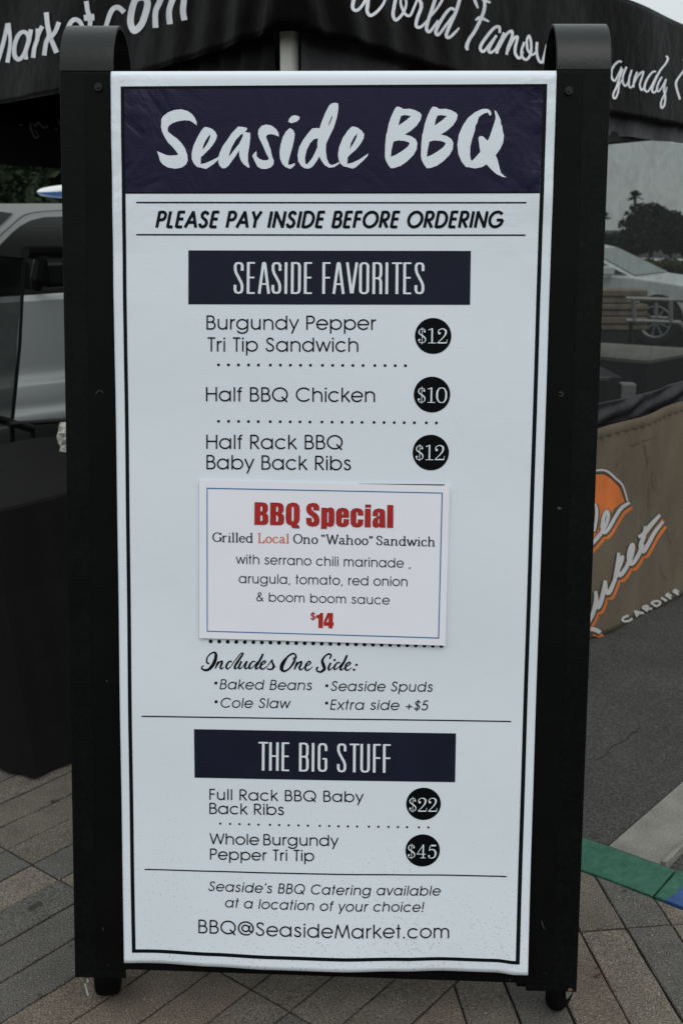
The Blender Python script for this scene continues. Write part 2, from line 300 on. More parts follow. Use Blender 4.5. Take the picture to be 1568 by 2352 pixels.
# ------------------------------------------------------------------ drawing (printed marks)
class Ink:
    """collects triangles in measuring units; laid onto a surface by build()"""
    def __init__(s): s.v = []; s.f = []; s.lv = 0
    def poly(s, pts, holes=(), rg=ident, lift=None, fine=0):
        f = rg[0]; L = s.lv if lift is None else lift
        loops = [[V((*f(x, y), 0)) for x, y in pts]] + [[V((*f(x, y), 0)) for x, y in h] for h in holes]
        tri = tessellate_polygon(loops); k = len(s.v)
        for lp in loops: s.v += [(p.x, p.y, L) for p in lp]
        fl = [tuple(k+i for i in t) for t in tri]
        if fine:
            todo, fl = fl, []
            while todo:
                t = todo.pop(); es = [(math.hypot(s.v[t[i]][0]-s.v[t[(i+1) % 3]][0], s.v[t[i]][1]-s.v[t[(i+1) % 3]][1]), i) for i in range(3)]; e, i = max(es)
                if e < fine: fl.append(t); continue
                a, b, c = t[i], t[(i+1) % 3], t[(i+2) % 3]; s.v.append(((s.v[a][0]+s.v[b][0])/2, (s.v[a][1]+s.v[b][1])/2, L)); m_ = len(s.v)-1
                todo += [(a, m_, c), (m_, b, c)]
        s.f += fl; s.lv = (s.lv + 1) % 5
    def disc(s, x, y, r, rg=ident, ry=None, n=14):
        ry = ry or r
        s.poly([(x + r*math.cos(2*math.pi*i/n), y + ry*math.sin(2*math.pi*i/n)) for i in range(n)], rg=rg)
    def quad(s, c, step=9.0):      # c: TL TR BR BL, subdivided
        (ax, ay), (bx, by), (cx, cy), (dx, dy) = c
        nu = max(1, int(math.hypot(bx-ax, by-ay)/step)); nv = max(1, int(math.hypot(dx-ax, dy-ay)/step)); k = len(s.v)
        for j in range(nv+1):
            t = j/nv
            for i in range(nu+1):
                q = i/nu
                s.v.append(((ax*(1-q)+bx*q)*(1-t)+(dx*(1-q)+cx*q)*t, (ay*(1-q)+by*q)*(1-t)+(dy*(1-q)+cy*q)*t, 0))
        for j in range(nv):
            for i in range(nu):
                a = k+j*(nu+1)+i; s.f.append((a, a+1, a+nu+2, a+nu+1))
    def stroke(s, pts, w=None, rg=ident, smooth=True, nib=None, T=None, cap=True, sub_=False):
        """pts: (x,y[,w]); ribbon with mitred joints. nib=(w_horizontal, w_vertical)"""
        f, sc = rg
        P = []
        for p in pts:
            x, y = (T(p[0], p[1]) if T else f(p[0], p[1])); P.append((x, y, (p[2]*sc if len(p) > 2 else (w if w is not None else 1.0))))
        if smooth and len(P) > 2:
            Q = []
            for i in range(len(P)-1):
                a, b, c, d = P[max(i-1, 0)], P[i], P[i+1], P[min(i+2, len(P)-1)]
                for k in range(5):
                    t = k/5; Q.append(tuple(0.5*((2*b[j]) + (c[j]-a[j])*t + (2*a[j]-5*b[j]+4*c[j]-d[j])*t*t + (3*b[j]-a[j]-3*c[j]+d[j])*t**3) for j in range(3)))
            Q.append(P[-1]); P = Q
        P = [p for i, p in enumerate(P) if i == 0 or math.hypot(p[0]-P[i-1][0], p[1]-P[i-1][1]) > 1e-4]
        if not sub_:
            for i in range(1, len(P)-1):
                d1 = (P[i][0]-P[i-1][0], P[i][1]-P[i-1][1]); d2 = (P[i+1][0]-P[i][0], P[i+1][1]-P[i][1])
                l1, l2 = math.hypot(*d1), math.hypot(*d2)
                if (d1[0]*d2[0]+d1[1]*d2[1])/(l1*l2) < -0.25 and l1 > 1.5 and l2 > 1.5:
                    e = (w or P[i][2] or 1)*0.22
                    a = P[:i] + [(P[i][0]+d1[0]/l1*e, P[i][1]+d1[1]/l1*e, P[i][2])]
                    b = [(P[i][0]-d2[0]/l2*e, P[i][1]-d2[1]/l2*e, P[i][2])] + P[i+1:]
                    ident_T = lambda x, y: (x, y)
                    s.stroke([(q[0], q[1], q[2]/1.0) if q[2] is not None else (q[0], q[1]) for q in a], w, ident, False, nib, None, sub_=True)
                    s.stroke([(q[0], q[1], q[2]/1.0) if q[2] is not None else (q[0], q[1]) for q in b], w, ident, False, nib, None)
                    return
        n = len(P); closed = n > 3 and math.hypot(P[0][0]-P[-1][0], P[0][1]-P[-1][1]) < 1e-3
        k0 = len(s.v); L = s.lv
        for i, (x, y, ww) in enumerate(P):
            if closed and i in (0, n-1): a, b = P[-2], P[1]; pm, pn = P[-2], P[1]
            else: pm, pn = P[max(i-1, 0)], P[min(i+1, n-1)]
            d1 = (x-pm[0], y-pm[1]); d2 = (pn[0]-x, pn[1]-y)
            l1 = math.hypot(*d1) or 1e-9; l2 = math.hypot(*d2) or 1e-9
            if l1 < 1e-6: d1, l1 = d2, l2
            if l2 < 1e-6: d2, l2 = d1, l1
            n1 = (-d1[1]/l1, d1[0]/l1); n2 = (-d2[1]/l2, d2[0]/l2)
            mxx, my = n1[0]+n2[0], n1[1]+n2[1]; ml = math.hypot(mxx, my) or 1e-9; mxx /= ml; my /= ml
            cs = max(0.45, mxx*n1[0]+my*n1[1])
            if nib:
                ww = nib[0] + (nib[1]-nib[0])*abs(mxx)**1.3
            h = ww/2/cs
            s.v.append((x+mxx*h, y+my*h, L)); s.v.append((x-mxx*h, y-my*h, L))
        for i in range(n-1):
            a = k0+2*i; s.f.append((a, a+1, a+3, a+2))
        s.lv = (s.lv + 1) % 5
    def build(s, name, material, surf, base, parent, dl=0.00004):
        vs_ = [surf(x, y, base + L*dl) for x, y, L in s.v]
        # face the camera
        fs = []
        for f in s.f:
            nn = (vs_[f[1]]-vs_[f[0]]).cross(vs_[f[2]]-vs_[f[0]])
            fs.append(f if nn.dot(CAM-vs_[f[0]]) > 0 else tuple(reversed(f)))
        return obj(name, vs_, fs, material, parent)

def arc(cx, cy, rx, ry, a0, a1, n=None):
    n = n or max(4, int(abs(a1-a0)/15)); return [(cx+rx*math.cos(R(a0+(a1-a0)*i/n)), cy+ry*math.sin(R(a0+(a1-a0)*i/n))) for i in range(n+1)]
X = .755
def archn(x0, x1, h=.47): c = (x0+x1)/2; return [(x0, .36)] + arc(c, h, (x1-x0)/2, X-.045-h, 180, 0) + [(x1, 0)]
def ring(cx): return arc(cx, .377, .335, .335, 0, 360, 26)
GEO = {  # geometric sans, stroke centre lines; d: list of dots
 'a': (.86, [ring(.40), [(.735, 0), (.735, X)]]), 'b': (.86, [[(.11, 0), (.11, 1)], ring(.445)]),
 'c': (.76, [arc(.40, .377, .335, .335, 42, 318)]), 'd': (.86, [ring(.40), [(.735, 0), (.735, 1)]]),
 'e': (.80, [[(.075, .377), (.735, .377)], arc(.40, .377, .335, .335, 0, 325, 22)]),
 'f': (.36, [[(.17, 0), (.17, .80), (.19, .90), (.25, .95), (.34, .955)], [(.03, .71), (.32, .71)]]),
 'g': (.86, [ring(.40), [(.735, X), (.735, .05)] + arc(.40, .03, .335, .28, 0, -158)]),
 'h': (.76, [[(.11, 0), (.11, 1)], archn(.11, .65)]), 'i': (.22, [[(.11, 0), (.11, X)]], [(.11, .93)]),
 'k': (.62, [[(.11, 0), (.11, 1)], [(.54, X), (.13, .32)], [(.25, .43), (.59, 0)]]), 'l': (.22, [[(.11, 0), (.11, 1)]]),
 'm': (1.14, [[(.11, 0), (.11, X)], archn(.11, .56), archn(.56, 1.01)]), 'n': (.76, [[(.11, 0), (.11, X)], archn(.11, .65)]),
 'o': (.80, [ring(.40)]), 'p': (.86, [[(.11, -.27), (.11, X)], ring(.445)]),
 'r': (.40, [[(.11, 0), (.11, X)], [(.11, .42), (.14, .58), (.23, .68), (.38, .705)]]),
 's': (.56, [[(.45, .59), (.39, .68), (.27, .715), (.16, .68), (.12, .57), (.17, .47), (.30, .40), (.42, .33), (.47, .20), (.42, .09), (.28, .043), (.15, .08), (.08, .19)]]),
 't': (.36, [[(.17, 0), (.17, 1)], [(.03, .71), (.31, .71)]]),
 'u': (.76, [[(.11, X), (.11, .31)] + arc(.37, .31, .26, .265, 180, 360)[1:-1] + [(.63, .31)], [(.63, 0), (.63, X)]]),
 'v': (.62, [[(.04, X), (.31, .03), (.58, X)]]), 'w': (.96, [[(.04, X), (.26, .04), (.48, .70), (.70, .04), (.92, X)]]),
 'x': (.62, [[(.05, X), (.57, 0)], [(.57, X), (.05, 0)]]), 'y': (.62, [[(.04, X), (.325, .05)], [(.60, X), (.18, -.27)]]),
 ',': (.28, [[(.16, .08), (.08, -.13)]]), '.': (.28, [], [(.12, .06)]), '!': (.26, [[(.12, .26), (.12, 1)]], [(.12, .06)]),
 "'": (.20, [[(.13, 1), (.08, .76)]]), '+': (.72, [[(.08, .36), (.64, .36)], [(.36, .08), (.36, .64)]]),
 '&': (.80, [[(.74, 0), (.30, .62), (.22, .76), (.26, .90), (.38, .955), (.50, .90), (.52, .78), (.44, .66), (.20, .48), (.10, .32), (.12, .14), (.28, .045), (.46, .07), (.60, .22), (.68, .42)]]),
 '@': (1.10, [arc(.55, .50, .47, .47, -48, 305, 28), arc(.53, .50, .225, .23, 0, 360, 18), [(.80, .72), (.76, .36), (.82, .28), (.92, .32)]]),
 '$': (.60, [[(.50, .74), (.42, .87), (.29, .90), (.14, .84), (.10, .70), (.16, .60), (.30, .52), (.46, .42), (.51, .28), (.44, .13), (.28, .09), (.13, .14), (.07, .28)], [(.30, -.08), (.30, 1.06)]]),
 '5': (.60, [[(.50, .955), (.22, .955), (.13, .56), (.30, .62), (.44, .58), (.53, .44), (.53, .26), (.44, .10), (.28, .045), (.13, .10), (.07, .22)]]),
 'B': (.68, [[(.11, 0), (.11, 1)], [(.11, .955), (.34, .955)] + arc(.34, .745, .19, .21, 90, -90)[1:-1] + [(.34, .535), (.11, .535)], [(.34, .535), (.38, .535)] + arc(.38, .29, .22, .245, 90, -90)[1:-1] + [(.38, .045), (.11, .045)]]),
 'P': (.64, [[(.11, 0), (.11, 1)], [(.11, .955), (.34, .955)] + arc(.34, .715, .22, .24, 90, -90)[1:-1] + [(.34, .475), (.11, .475)]]),
 'R': (.68, [[(.11, 0), (.11, 1)], [(.11, .955), (.34, .955)] + arc(.34, .715, .22, .24, 90, -90)[1:-1] + [(.34, .475), (.11, .475)], [(.26, .475), (.61, 0)]]),
 'T': (.52, [[(.26, 0), (.26, .955)], [(.02, .955), (.50, .955)]]),
 'S': (.66, [[(.53, .78), (.46, .91), (.32, .955), (.18, .90), (.13, .77), (.18, .64), (.32, .54), (.48, .43), (.55, .28), (.49, .11), (.32, .043), (.16, .09), (.07, .25)]]),
 'H': (.82, [[(.11, 0), (.11, 1)], [(.71, 0), (.71, 1)], [(.11, .53), (.71, .53)]]),
 'Q': (1.08, [arc(.53, .50, .455, .455, 0, 360, 30), [(.64, .36), (.98, -.03)]]), 'O': (1.06, [arc(.53, .50, .455, .455, 0, 360, 30)]),
 'C': (.98, [arc(.53, .50, .455, .455, 40, 320)]), 'G': (1.02, [arc(.53, .50, .455, .455, 42, 338)[:-1] + [(.985, .47)], [(.56, .46), (.985, .46)]]),
 'E': (.58, [[(.11, 0), (.11, 1)], [(.11, .955), (.52, .955)], [(.11, .53), (.50, .53)], [(.11, .045), (.52, .045)]]),
 'F': (.54, [[(.11, 0), (.11, 1)], [(.11, .955), (.50, .955)], [(.11, .53), (.48, .53)]]),
 'L': (.50, [[(.11, 0), (.11, 1)], [(.11, .045), (.46, .045)]]), 'I': (.22, [[(.11, 0), (.11, 1)]]),
 'A': (.82, [[(.04, 0), (.41, .96), (.78, 0)], [(.18, .32), (.64, .32)]]), 'N': (.84, [[(.11, 0), (.11, .96), (.73, .04), (.73, 1)]]),
 'D': (.84, [[(.11, 0), (.11, 1)], [(.11, .955), (.32, .955)] + arc(.32, .5, .43, .455, 90, -90)[1:-1] + [(.32, .045), (.11, .045)]]),
 'Y': (.66, [[(.04, 1), (.33, .47), (.62, 1)], [(.33, 0), (.33, .50)]]),
 'M': (1.04, [[(.07, 0), (.22, .96), (.52, .08), (.82, .96), (.97, 0)]]), 'W': (1.16, [[(.04, 1), (.30, .05), (.58, .94), (.86, .05), (1.12, 1)]]),
 ' ': (.36, [])}
def rr(x0, y0, x1, y1, r, ry=None):   # rounded rectangle, closed
    ry = ry or r
    return (arc(x1-r, y1-ry, r, ry, 90, 0, 4) + arc(x1-r, y0+ry, r, ry, 0, -90, 4) + arc(x0+r, y0+ry, r, ry, 270, 180, 4) + arc(x0+r, y1-ry, r, ry, 180, 90, 4) + [(x1-r, y1)])
SL = [(.26, .73), (.26, .90), (.23, .955), (.15, .978), (.07, .955), (.04, .89), (.04, .77), (.07, .66), (.23, .36), (.26, .26), (.26, .12), (.23, .05), (.15, .022), (.07, .05), (.04, .12), (.04, .28)]
CON = {'S': (.41, [SL]), 'E': (.36, [[(.04, 0), (.04, 1)], [(.04, .978), (.25, .978)], [(.04, .515), (.235, .515)], [(.04, .022), (.25, .022)]]),
 'F': (.33, [[(.04, 0), (.04, 1)], [(.04, .978), (.25, .978)], [(.04, .515), (.24, .515)]]),
 'A': (.42, [[(.03, 0), (.155, .97)], [(.20, .97), (.33, 0)], [(.13, .978), (.225, .978)], [(.08, .31), (.28, .31)]]), 'I': (.20, [[(.04, 0), (.04, 1)]]),
 'D': (.41, [[(.04, 0), (.04, 1)], [(.04, .978), (.18, .978), (.24, .95), (.265, .88), (.265, .12), (.24, .05), (.18, .022), (.04, .022)]]),
 'V': (.41, [[(.03, 1), (.165, .02)], [(.19, .02), (.33, 1)]]), 'O': (.42, [rr(.04, .022, .27, .978, .10, .10)]),
 'R': (.41, [[(.04, 0), (.04, 1)], [(.04, .978), (.18, .978), (.24, .95), (.26, .88), (.26, .62), (.24, .54), (.18, .50), (.04, .50)], [(.18, .50), (.24, .46), (.26, .38), (.26, 0)]]),
 'T': (.36, [[(.16, 0), (.16, .97)], [(0, .978), (.32, .978)]]), 'H': (.41, [[(.04, 0), (.04, 1)], [(.27, 0), (.27, 1)], [(.04, .515), (.27, .515)]]),
 'B': (.42, [[(.04, 0), (.04, 1)], [(.04, .978), (.18, .978), (.245, .95), (.27, .88), (.27, .62), (.245, .54), (.20, .515), (.04, .515)], [(.20, .515), (.25, .48), (.275, .40), (.275, .12), (.25, .05), (.18, .022), (.04, .022)]]),
 'G': (.42, [[(.27, .73), (.27, .88), (.24, .95), (.155, .978), (.07, .95), (.04, .88), (.04, .12), (.07, .05), (.155, .022), (.24, .05), (.27, .12), (.27, .44)], [(.155, .455), (.30, .455)]]),
 'U': (.42, [[(.04, 1), (.04, .12), (.07, .05), (.155, .022), (.24, .05), (.27, .12), (.27, 1)]]), ' ': (.22, [])}
# serif (nib contrast): stem lists carry their own serifs
def stem(x, y0=0, y1=1, top='l', bot='b', s=.11):
    r_ = [[(x, y0), (x, y1)]]
    if bot == 'b': r_.append([(x-s, y0+.02), (x+s, y0+.02)])
    if top == 'b': r_.append([(x-s, y1-.02), (x+s, y1-.02)])
    if top == 'l': r_.append([(x-s, y1-.03), (x, y1-.02)])
    return r_
SER = {'G': (.82, [arc(.42, .5, .34, .46, 40, 340), [(.72, .74), (.74, .96)], [(.74, .08), (.74, .42)], [(.60, .44), (.84, .44)]]),
 'r': (.50, stem(.14, 0, .66) + [[(.14, .40), (.22, .60), (.34, .65), (.42, .60)]]), 'i': (.32, stem(.16, 0, .66), [(.16, .90)]), 'l': (.32, stem(.16, 0, 1)),
 'e': (.58, [arc(.29, .33, .22, .31, 10, 325), [(.08, .37), (.50, .37)]]), 'd': (.66, [arc(.29, .33, .22, .31, 0, 360)] + stem(.50, 0, 1) + [[(.50, .02), (.62, .02)]]),
 'L': (.68, stem(.18, 0, 1, 'b') + [[(.18, .02), (.58, .02), (.60, .28)]]), 'o': (.60, [arc(.30, .33, .22, .31, 0, 360)]),
 'c': (.56, [arc(.30, .33, .22, .31, 50, 325)], [(.44, .50)]), 'a': (.62, [[(.12, .50), (.20, .62), (.32, .64), (.42, .56), (.43, .12), (.50, .02), (.60, .06)], [(.43, .38), (.24, .34), (.11, .24), (.12, .10), (.24, .03), (.36, .07), (.43, .18)]]),
 'O': (.86, [arc(.43, .5, .35, .47, 0, 360)]), 'n': (.72, stem(.14, 0, .66) + [[(.14, .44), (.24, .60), (.38, .64), (.50, .56), (.52, .42), (.52, 0)], [(.41, .02), (.63, .02)]]),
 'h': (.72, stem(.14, 0, 1) + [[(.14, .44), (.24, .60), (.38, .64), (.50, .56), (.52, .42), (.52, 0)], [(.41, .02), (.63, .02)]]),
 'W': (1.06, [[(.10, .98), (.34, .02), (.55, .96), (.76, .02), (1.0, .98)], [(0, .98), (.22, .98)], [(.88, .98), (1.08, .98)]]),
 'w': (.90, [[(.08, .64), (.27, .02), (.45, .62), (.62, .02), (.82, .64)], [(0, .64), (.20, .64)], [(.70, .64), (.92, .64)]]),
 'S': (.62, [[(.50, .70), (.48, .86), (.32, .96), (.15, .90), (.11, .74), (.20, .60), (.42, .46), (.53, .30), (.48, .10), (.30, .03), (.14, .10), (.10, .30)]]),
 '"': (.40, [[(.13, .98), (.07, .90), (.08, .82)], [(.30, .98), (.24, .90), (.25, .82)]], [(.10, .80, .07), (.27, .80, .07)]), '~': (.40, [[(.06, .70), (.13, .78), (.12, .88)], [(.23, .70), (.30, .78), (.29, .88)]], [(.10, .90, .07), (.27, .90, .07)]), ' ': (.3, [])}
# schoolbook figures (x, y, width) in units of figure height
FIG = {'1': (.62, [[(.33, .02, .11), (.33, 1.0, .11)], [(.08, .90, .05), (.18, .915, .06), (.33, .975, .05)], [(.08, .025, .045), (.60, .025, .045)]]),
 '2': (.74, [[(.15, .66, .05), (.09, .74, .06), (.14, .88, .06), (.30, .965, .05), (.46, .95, .08), (.585, .85, .13), (.60, .70, .13), (.54, .54, .10), (.38, .34, .07), (.20, .17, .05), (.06, .04, .04)], [(.06, .04, .08), (.66, .04, .08)], [(.66, .04, .05), (.70, .27, .035)]], [(.17, .67, .085)]),
 '0': (.78, [[(.39, .975, .05), (.22, .93, .08), (.10, .72, .125), (.08, .5, .135), (.10, .28, .125), (.22, .07, .08), (.39, .025, .05), (.56, .07, .08), (.68, .28, .125), (.70, .5, .135), (.68, .72, .125), (.56, .93, .08), (.39, .975, .05)]]),
 '4': (.76, [[(.50, .02, .11), (.50, 1.0, .11)], [(.50, .98, .05), (.06, .30, .05), (.70, .30, .045)], [(.30, .025, .045), (.68, .025, .045)]]),
 '5': (.72, [[(.28, .93, .12), (.62, .93, .12)], [(.22, .93, .05), (.14, .55, .05)], [(.14, .55, .05), (.26, .64, .06), (.42, .63, .09), (.56, .52, .13), (.60, .34, .14), (.54, .14, .11), (.38, .02, .06), (.20, .03, .05), (.09, .12, .05)]], [(.13, .17, .07)]),
 '$': (.62, [[(.50, .80, .05), (.46, .90, .06), (.32, .95, .05), (.17, .91, .06), (.09, .76, .09), (.15, .62, .10), (.32, .51, .12), (.48, .38, .12), (.54, .23, .09), (.47, .09, .06), (.30, .03, .05), (.14, .07, .05), (.08, .18, .05)], [(.31, -.06, .04), (.31, 1.05, .04)]], [(.47, .78, .065), (.12, .22, .07)])}

def upslope(x, y):     # image direction of the sign's vertical at (x, y)
    s = 0.0144 + (x-254)/(1278-254)*(-0.0323-0.0144); return (-s, -1.0)
def text(ink, st, font, p0, p1, cap, sw, rg=ident, slant=0.0, nib=None, smooth=False, up=None, dotr=None, track=0.0, extent=None):
    """set string st from p0 (left ink edge on baseline) to p1 (right ink edge)"""
    f, sc = rg; (x0, y0), (x1, y1) = f(*p0), f(*p1); cap = cap*sc; sw_ = sw*cap
    pos = 0; gl = []
    for ch in st:
        g = font[ch]; gl.append((pos, g)); pos += g[0] + track
    pts_all = [(o + p[0]) for o, g in gl for s_ in g[1] for p in s_]
    a, b = min(pts_all), max(pts_all)
    L = math.hypot(x1-x0, y1-y0); k = (L - sw_) / (b-a); dx, dy = (x1-x0)/L, (y1-y0)/L
    ux_ = up or upslope((x0+x1)/2, (y0+y1)/2); off = sw_*0.5
    def Tm(o):
        def T(gx, gy):
            d = off + (o+gx-a)*k
            bx, by = x0+dx*d, y0+dy*d
            return bx + (ux_[0]*cap*gy + slant*cap*gy*dx), by + (ux_[1]*cap*gy + slant*cap*gy*dy)
        return T
    for o, g in gl:
        T = Tm(o)
        for s_ in g[1]:
            q = s_
            if len(s_[0]) > 2:
                pts = []
                for gx, gy, gw in s_:
                    X_, Y_ = T(gx, gy); pts.append((X_, Y_, gw*cap*(0.74 if len(q) > 8 and abs(o-gl[0][0]) < 1e-6 else 0.92)))
                ink.stroke(pts, smooth=len(pts) > 3)
            else: ink.stroke(q, w=sw_, T=T, smooth=smooth and len(q) > 4, nib=(nib[0]*cap, nib[1]*cap) if nib else None)
        for d in (g[2] if len(g) > 2 else []):
            X_, Y_ = T(d[0], d[1]); ink.disc(X_, Y_, (d[2]*cap if len(d) > 2 else (dotr or sw*0.66)*cap), n=12)

# ================================================================== SETTING: ground
A_ = V((0.6225, 0.7826, 0)); Kd = V((0.7935, -0.6085, 0))   # paver rows / kerb direction
def kside(p):   # signed distance beyond the kerb's near edge
    q = V((p[0], p[1], 0)) - V((0.602, 2.456, 0)); return q.dot(V((0.6085, 0.7935, 0)))
KN = V((0.6085, 0.7935, 0))
def sheet(name, pts, z, material, kind='structure'):
    o = obj(name, [(p[0], p[1], z) for p in pts], [tuple(range(len(pts)))], material); return tag(o, kind=kind)
ZA = -0.022
GY = [(-400, -0.06), (23.2, -0.06), (26.5, -0.68), (1200, -0.68)]
tag(obj('asphalt_lot', [(x, y, z) for y, z in GY for x in (-500, 500)], [(0, 1, 3, 2), (2, 3, 5, 4), (4, 5, 7, 6)], M['asphalt']), kind='structure')
k0 = V((0.602, 2.456, 0))
def kp(a, b): return k0 + Kd*a + KN*b     # a along kerb, b beyond it
# raised asphalt apron right behind the kerb, level with the pavement
ap = MB(); P4 = [kp(-9, 0.150), kp(14, 0.150), kp(10, 16), kp(-9, 16)]
ap.add([(p.x, p.y, ZA) for p in P4], [(0, 1, 2, 3)])
tag(ap.build('asphalt_road', M['asphalt']), kind='structure')
# pavement bed under the pavers
bed = MB(); pts = [kp(-9, -7), kp(9, -7), kp(9, 0.0), kp(-9, 0.0)]
bed.add([(p.x, p.y, -0.014) for p in pts] + [(p.x, p.y, -0.058) for p in pts], [(0, 1, 2, 3), (0, 4, 5, 1), (1, 5, 6, 2), (2, 6, 7, 3), (3, 7, 4, 0)])
pave = tag(bed.build('pavement', M['sand']), kind='structure')

def clip(poly, p, n):     # keep the side where (q-p).n <= 0
    outp = []
    for i in range(len(poly)):
        a, b = poly[i], poly[(i+1) % len(poly)]; da, db = (a-p).dot(n), (b-p).dot(n)
        if da <= 0: outp.append(a)
        if da*db < 0: outp.append(a + (b-a)*(da/(da-db)))
    return outp
def paver(poly, material, name='paver', gap=0.0022, h=0.05, parent=None, top=0.0):
    # shrink, then chamfer the top
    c = sum(poly, V((0, 0, 0)))/len(poly)
    def inset(pl, d):
        q = list(pl)
        for i in range(len(pl)):
            a, b = pl[i], pl[(i+1) % len(pl)]; t = (b-a).normalized(); nn = V((t.y, -t.x, 0))
            if nn.dot(c-a) > 0: nn = -nn
            q = clip(q, a-nn*d, nn)
        return q
    p1 = inset(poly, gap)
    q = []
    for p in p1:
        if not q or (p-q[-1]).length > 1e-4: q.append(p)
    if (q[0]-q[-1]).length < 1e-4: q.pop()
    p1 = q
    if len(p1) < 3: return None
    q = []
    for i in range(len(p1)):        # slightly ragged, worn edges
        a, b = p1[i], p1[(i+1) % len(p1)]; L_ = (b-a).length; t_ = (b-a).normalized(); nn_ = V((t_.y, -t_.x, 0)); k_ = max(1, int(L_/0.045))
        for m_ in range(k_): q.append(a.lerp(b, m_/k_) + (nn_*random.uniform(-.0011, .0011) if m_ else V((0, 0, 0))))
    p1 = q; p2 = []
    for p in p1:
        d_ = (c-p); p2.append(p + d_.normalized()*0.0034)
    n = len(p1); tz = top + random.uniform(-0.0012, 0.0012); tl = (random.uniform(-.004, .004), random.uniform(-.004, .004))
    # chipped, slightly wandering edges
    def z(p, b): return b + tl[0]*(p.x-c.x) + tl[1]*(p.y-c.y)
    v = [V((p.x, p.y, z(p, tz))) for p in p2] + [V((p.x, p.y, z(p, tz-0.0024))) for p in p1] + [V((p.x, p.y, tz-h)) for p in p1]
    f = [tuple(range(n))] + [(n+i, n+(i+1) % n, (i+1) % n, i) for i in range(n)] + [(2*n+i, 2*n+(i+1) % n, n+(i+1) % n, n+i) for i in range(n)]
    o = obj(name, v, f, material, parent if parent is not None else pave)
    return o
# left field: rows along A_, joints parallel to the kerb
Bn = V((A_.y, -A_.x, 0)); bp = V((0.145, 1.903, 0))       # the last row edge on the right
PW, PL = 0.1065, 0.42
cross0 = V((-0.258, 2.065, 0)); ca = (cross0).dot(A_)
cnt = 0
lockcol = {(-1, 0): 0}
for i in range(-20, 2):
    for j in range(-6, 6):
        o_ = bp + Bn*(i*PW); base_a = ca + j*PL
        p = o_ - A_*(o_.dot(A_)) + A_*base_a
        q = [p, p+Bn*PW, p+Bn*PW+A_*PL, p+A_*PL]
        cc = sum(q, V((0, 0, 0)))/4
        if cc.y < 0.35 or cc.x < -2.1: continue
        q = clip(q, k0, KN)
        if i >= 0: continue
        if len(q) < 3 or abs(sum((q[a].x*q[(a+1) % len(q)].y-q[(a+1) % len(q)].x*q[a].y) for a in range(len(q))))/2 < 0.002: continue
        k = random.choices([0, 1, 2, 3], [3, 4, 2.2, 2.2])[0]
        if paver(q, PAV[k]): cnt += 1
# right field: planks turned 45 degrees, cut along the boundary row
D2 = V((math.cos(R(97.0)), math.sin(R(97.0)), 0)); N2 = V((D2.y, -D2.x, 0)); o2 = V((0.656, 2.225, 0))
cols2 = {(-1, 0): 0, (0, 0): 2, (-2, 0): 0, (-3, 0): 2, (1, 0): 0}
for i in range(-9, 15):
    for j in range(-5, 3):
        p = o2 + N2*(i*0.1085) + D2*(j*PL - PL)
        q = [p, p+N2*0.1085, p+N2*0.1085+D2*PL, p+D2*PL]
        cc = sum(q, V((0, 0, 0)))/4
        if cc.y < 0.35 or cc.x > 1.9: continue
        q = clip(q, k0, KN); q = clip(q, bp, -Bn) if len(q) > 2 else q
        if len(q) < 3 or abs(sum((q[a].x*q[(a+1) % len(q)].y-q[(a+1) % len(q)].x*q[a].y) for a in range(len(q))))/2 < 0.0015: continue
        kk = {(-1, 0): 0, (0, 0): 2, (-2, 0): 3, (-3, 0): 2, (-4, 0): 1, (1, 0): 0, (-1, 1): 1, (0, 1): 2, (1, 1): 0}.get((i, j))
        if paver(q, PAV[kk if kk is not None else random.choice([0, 1, 2, 3])]): cnt += 1
print('pavers', cnt)

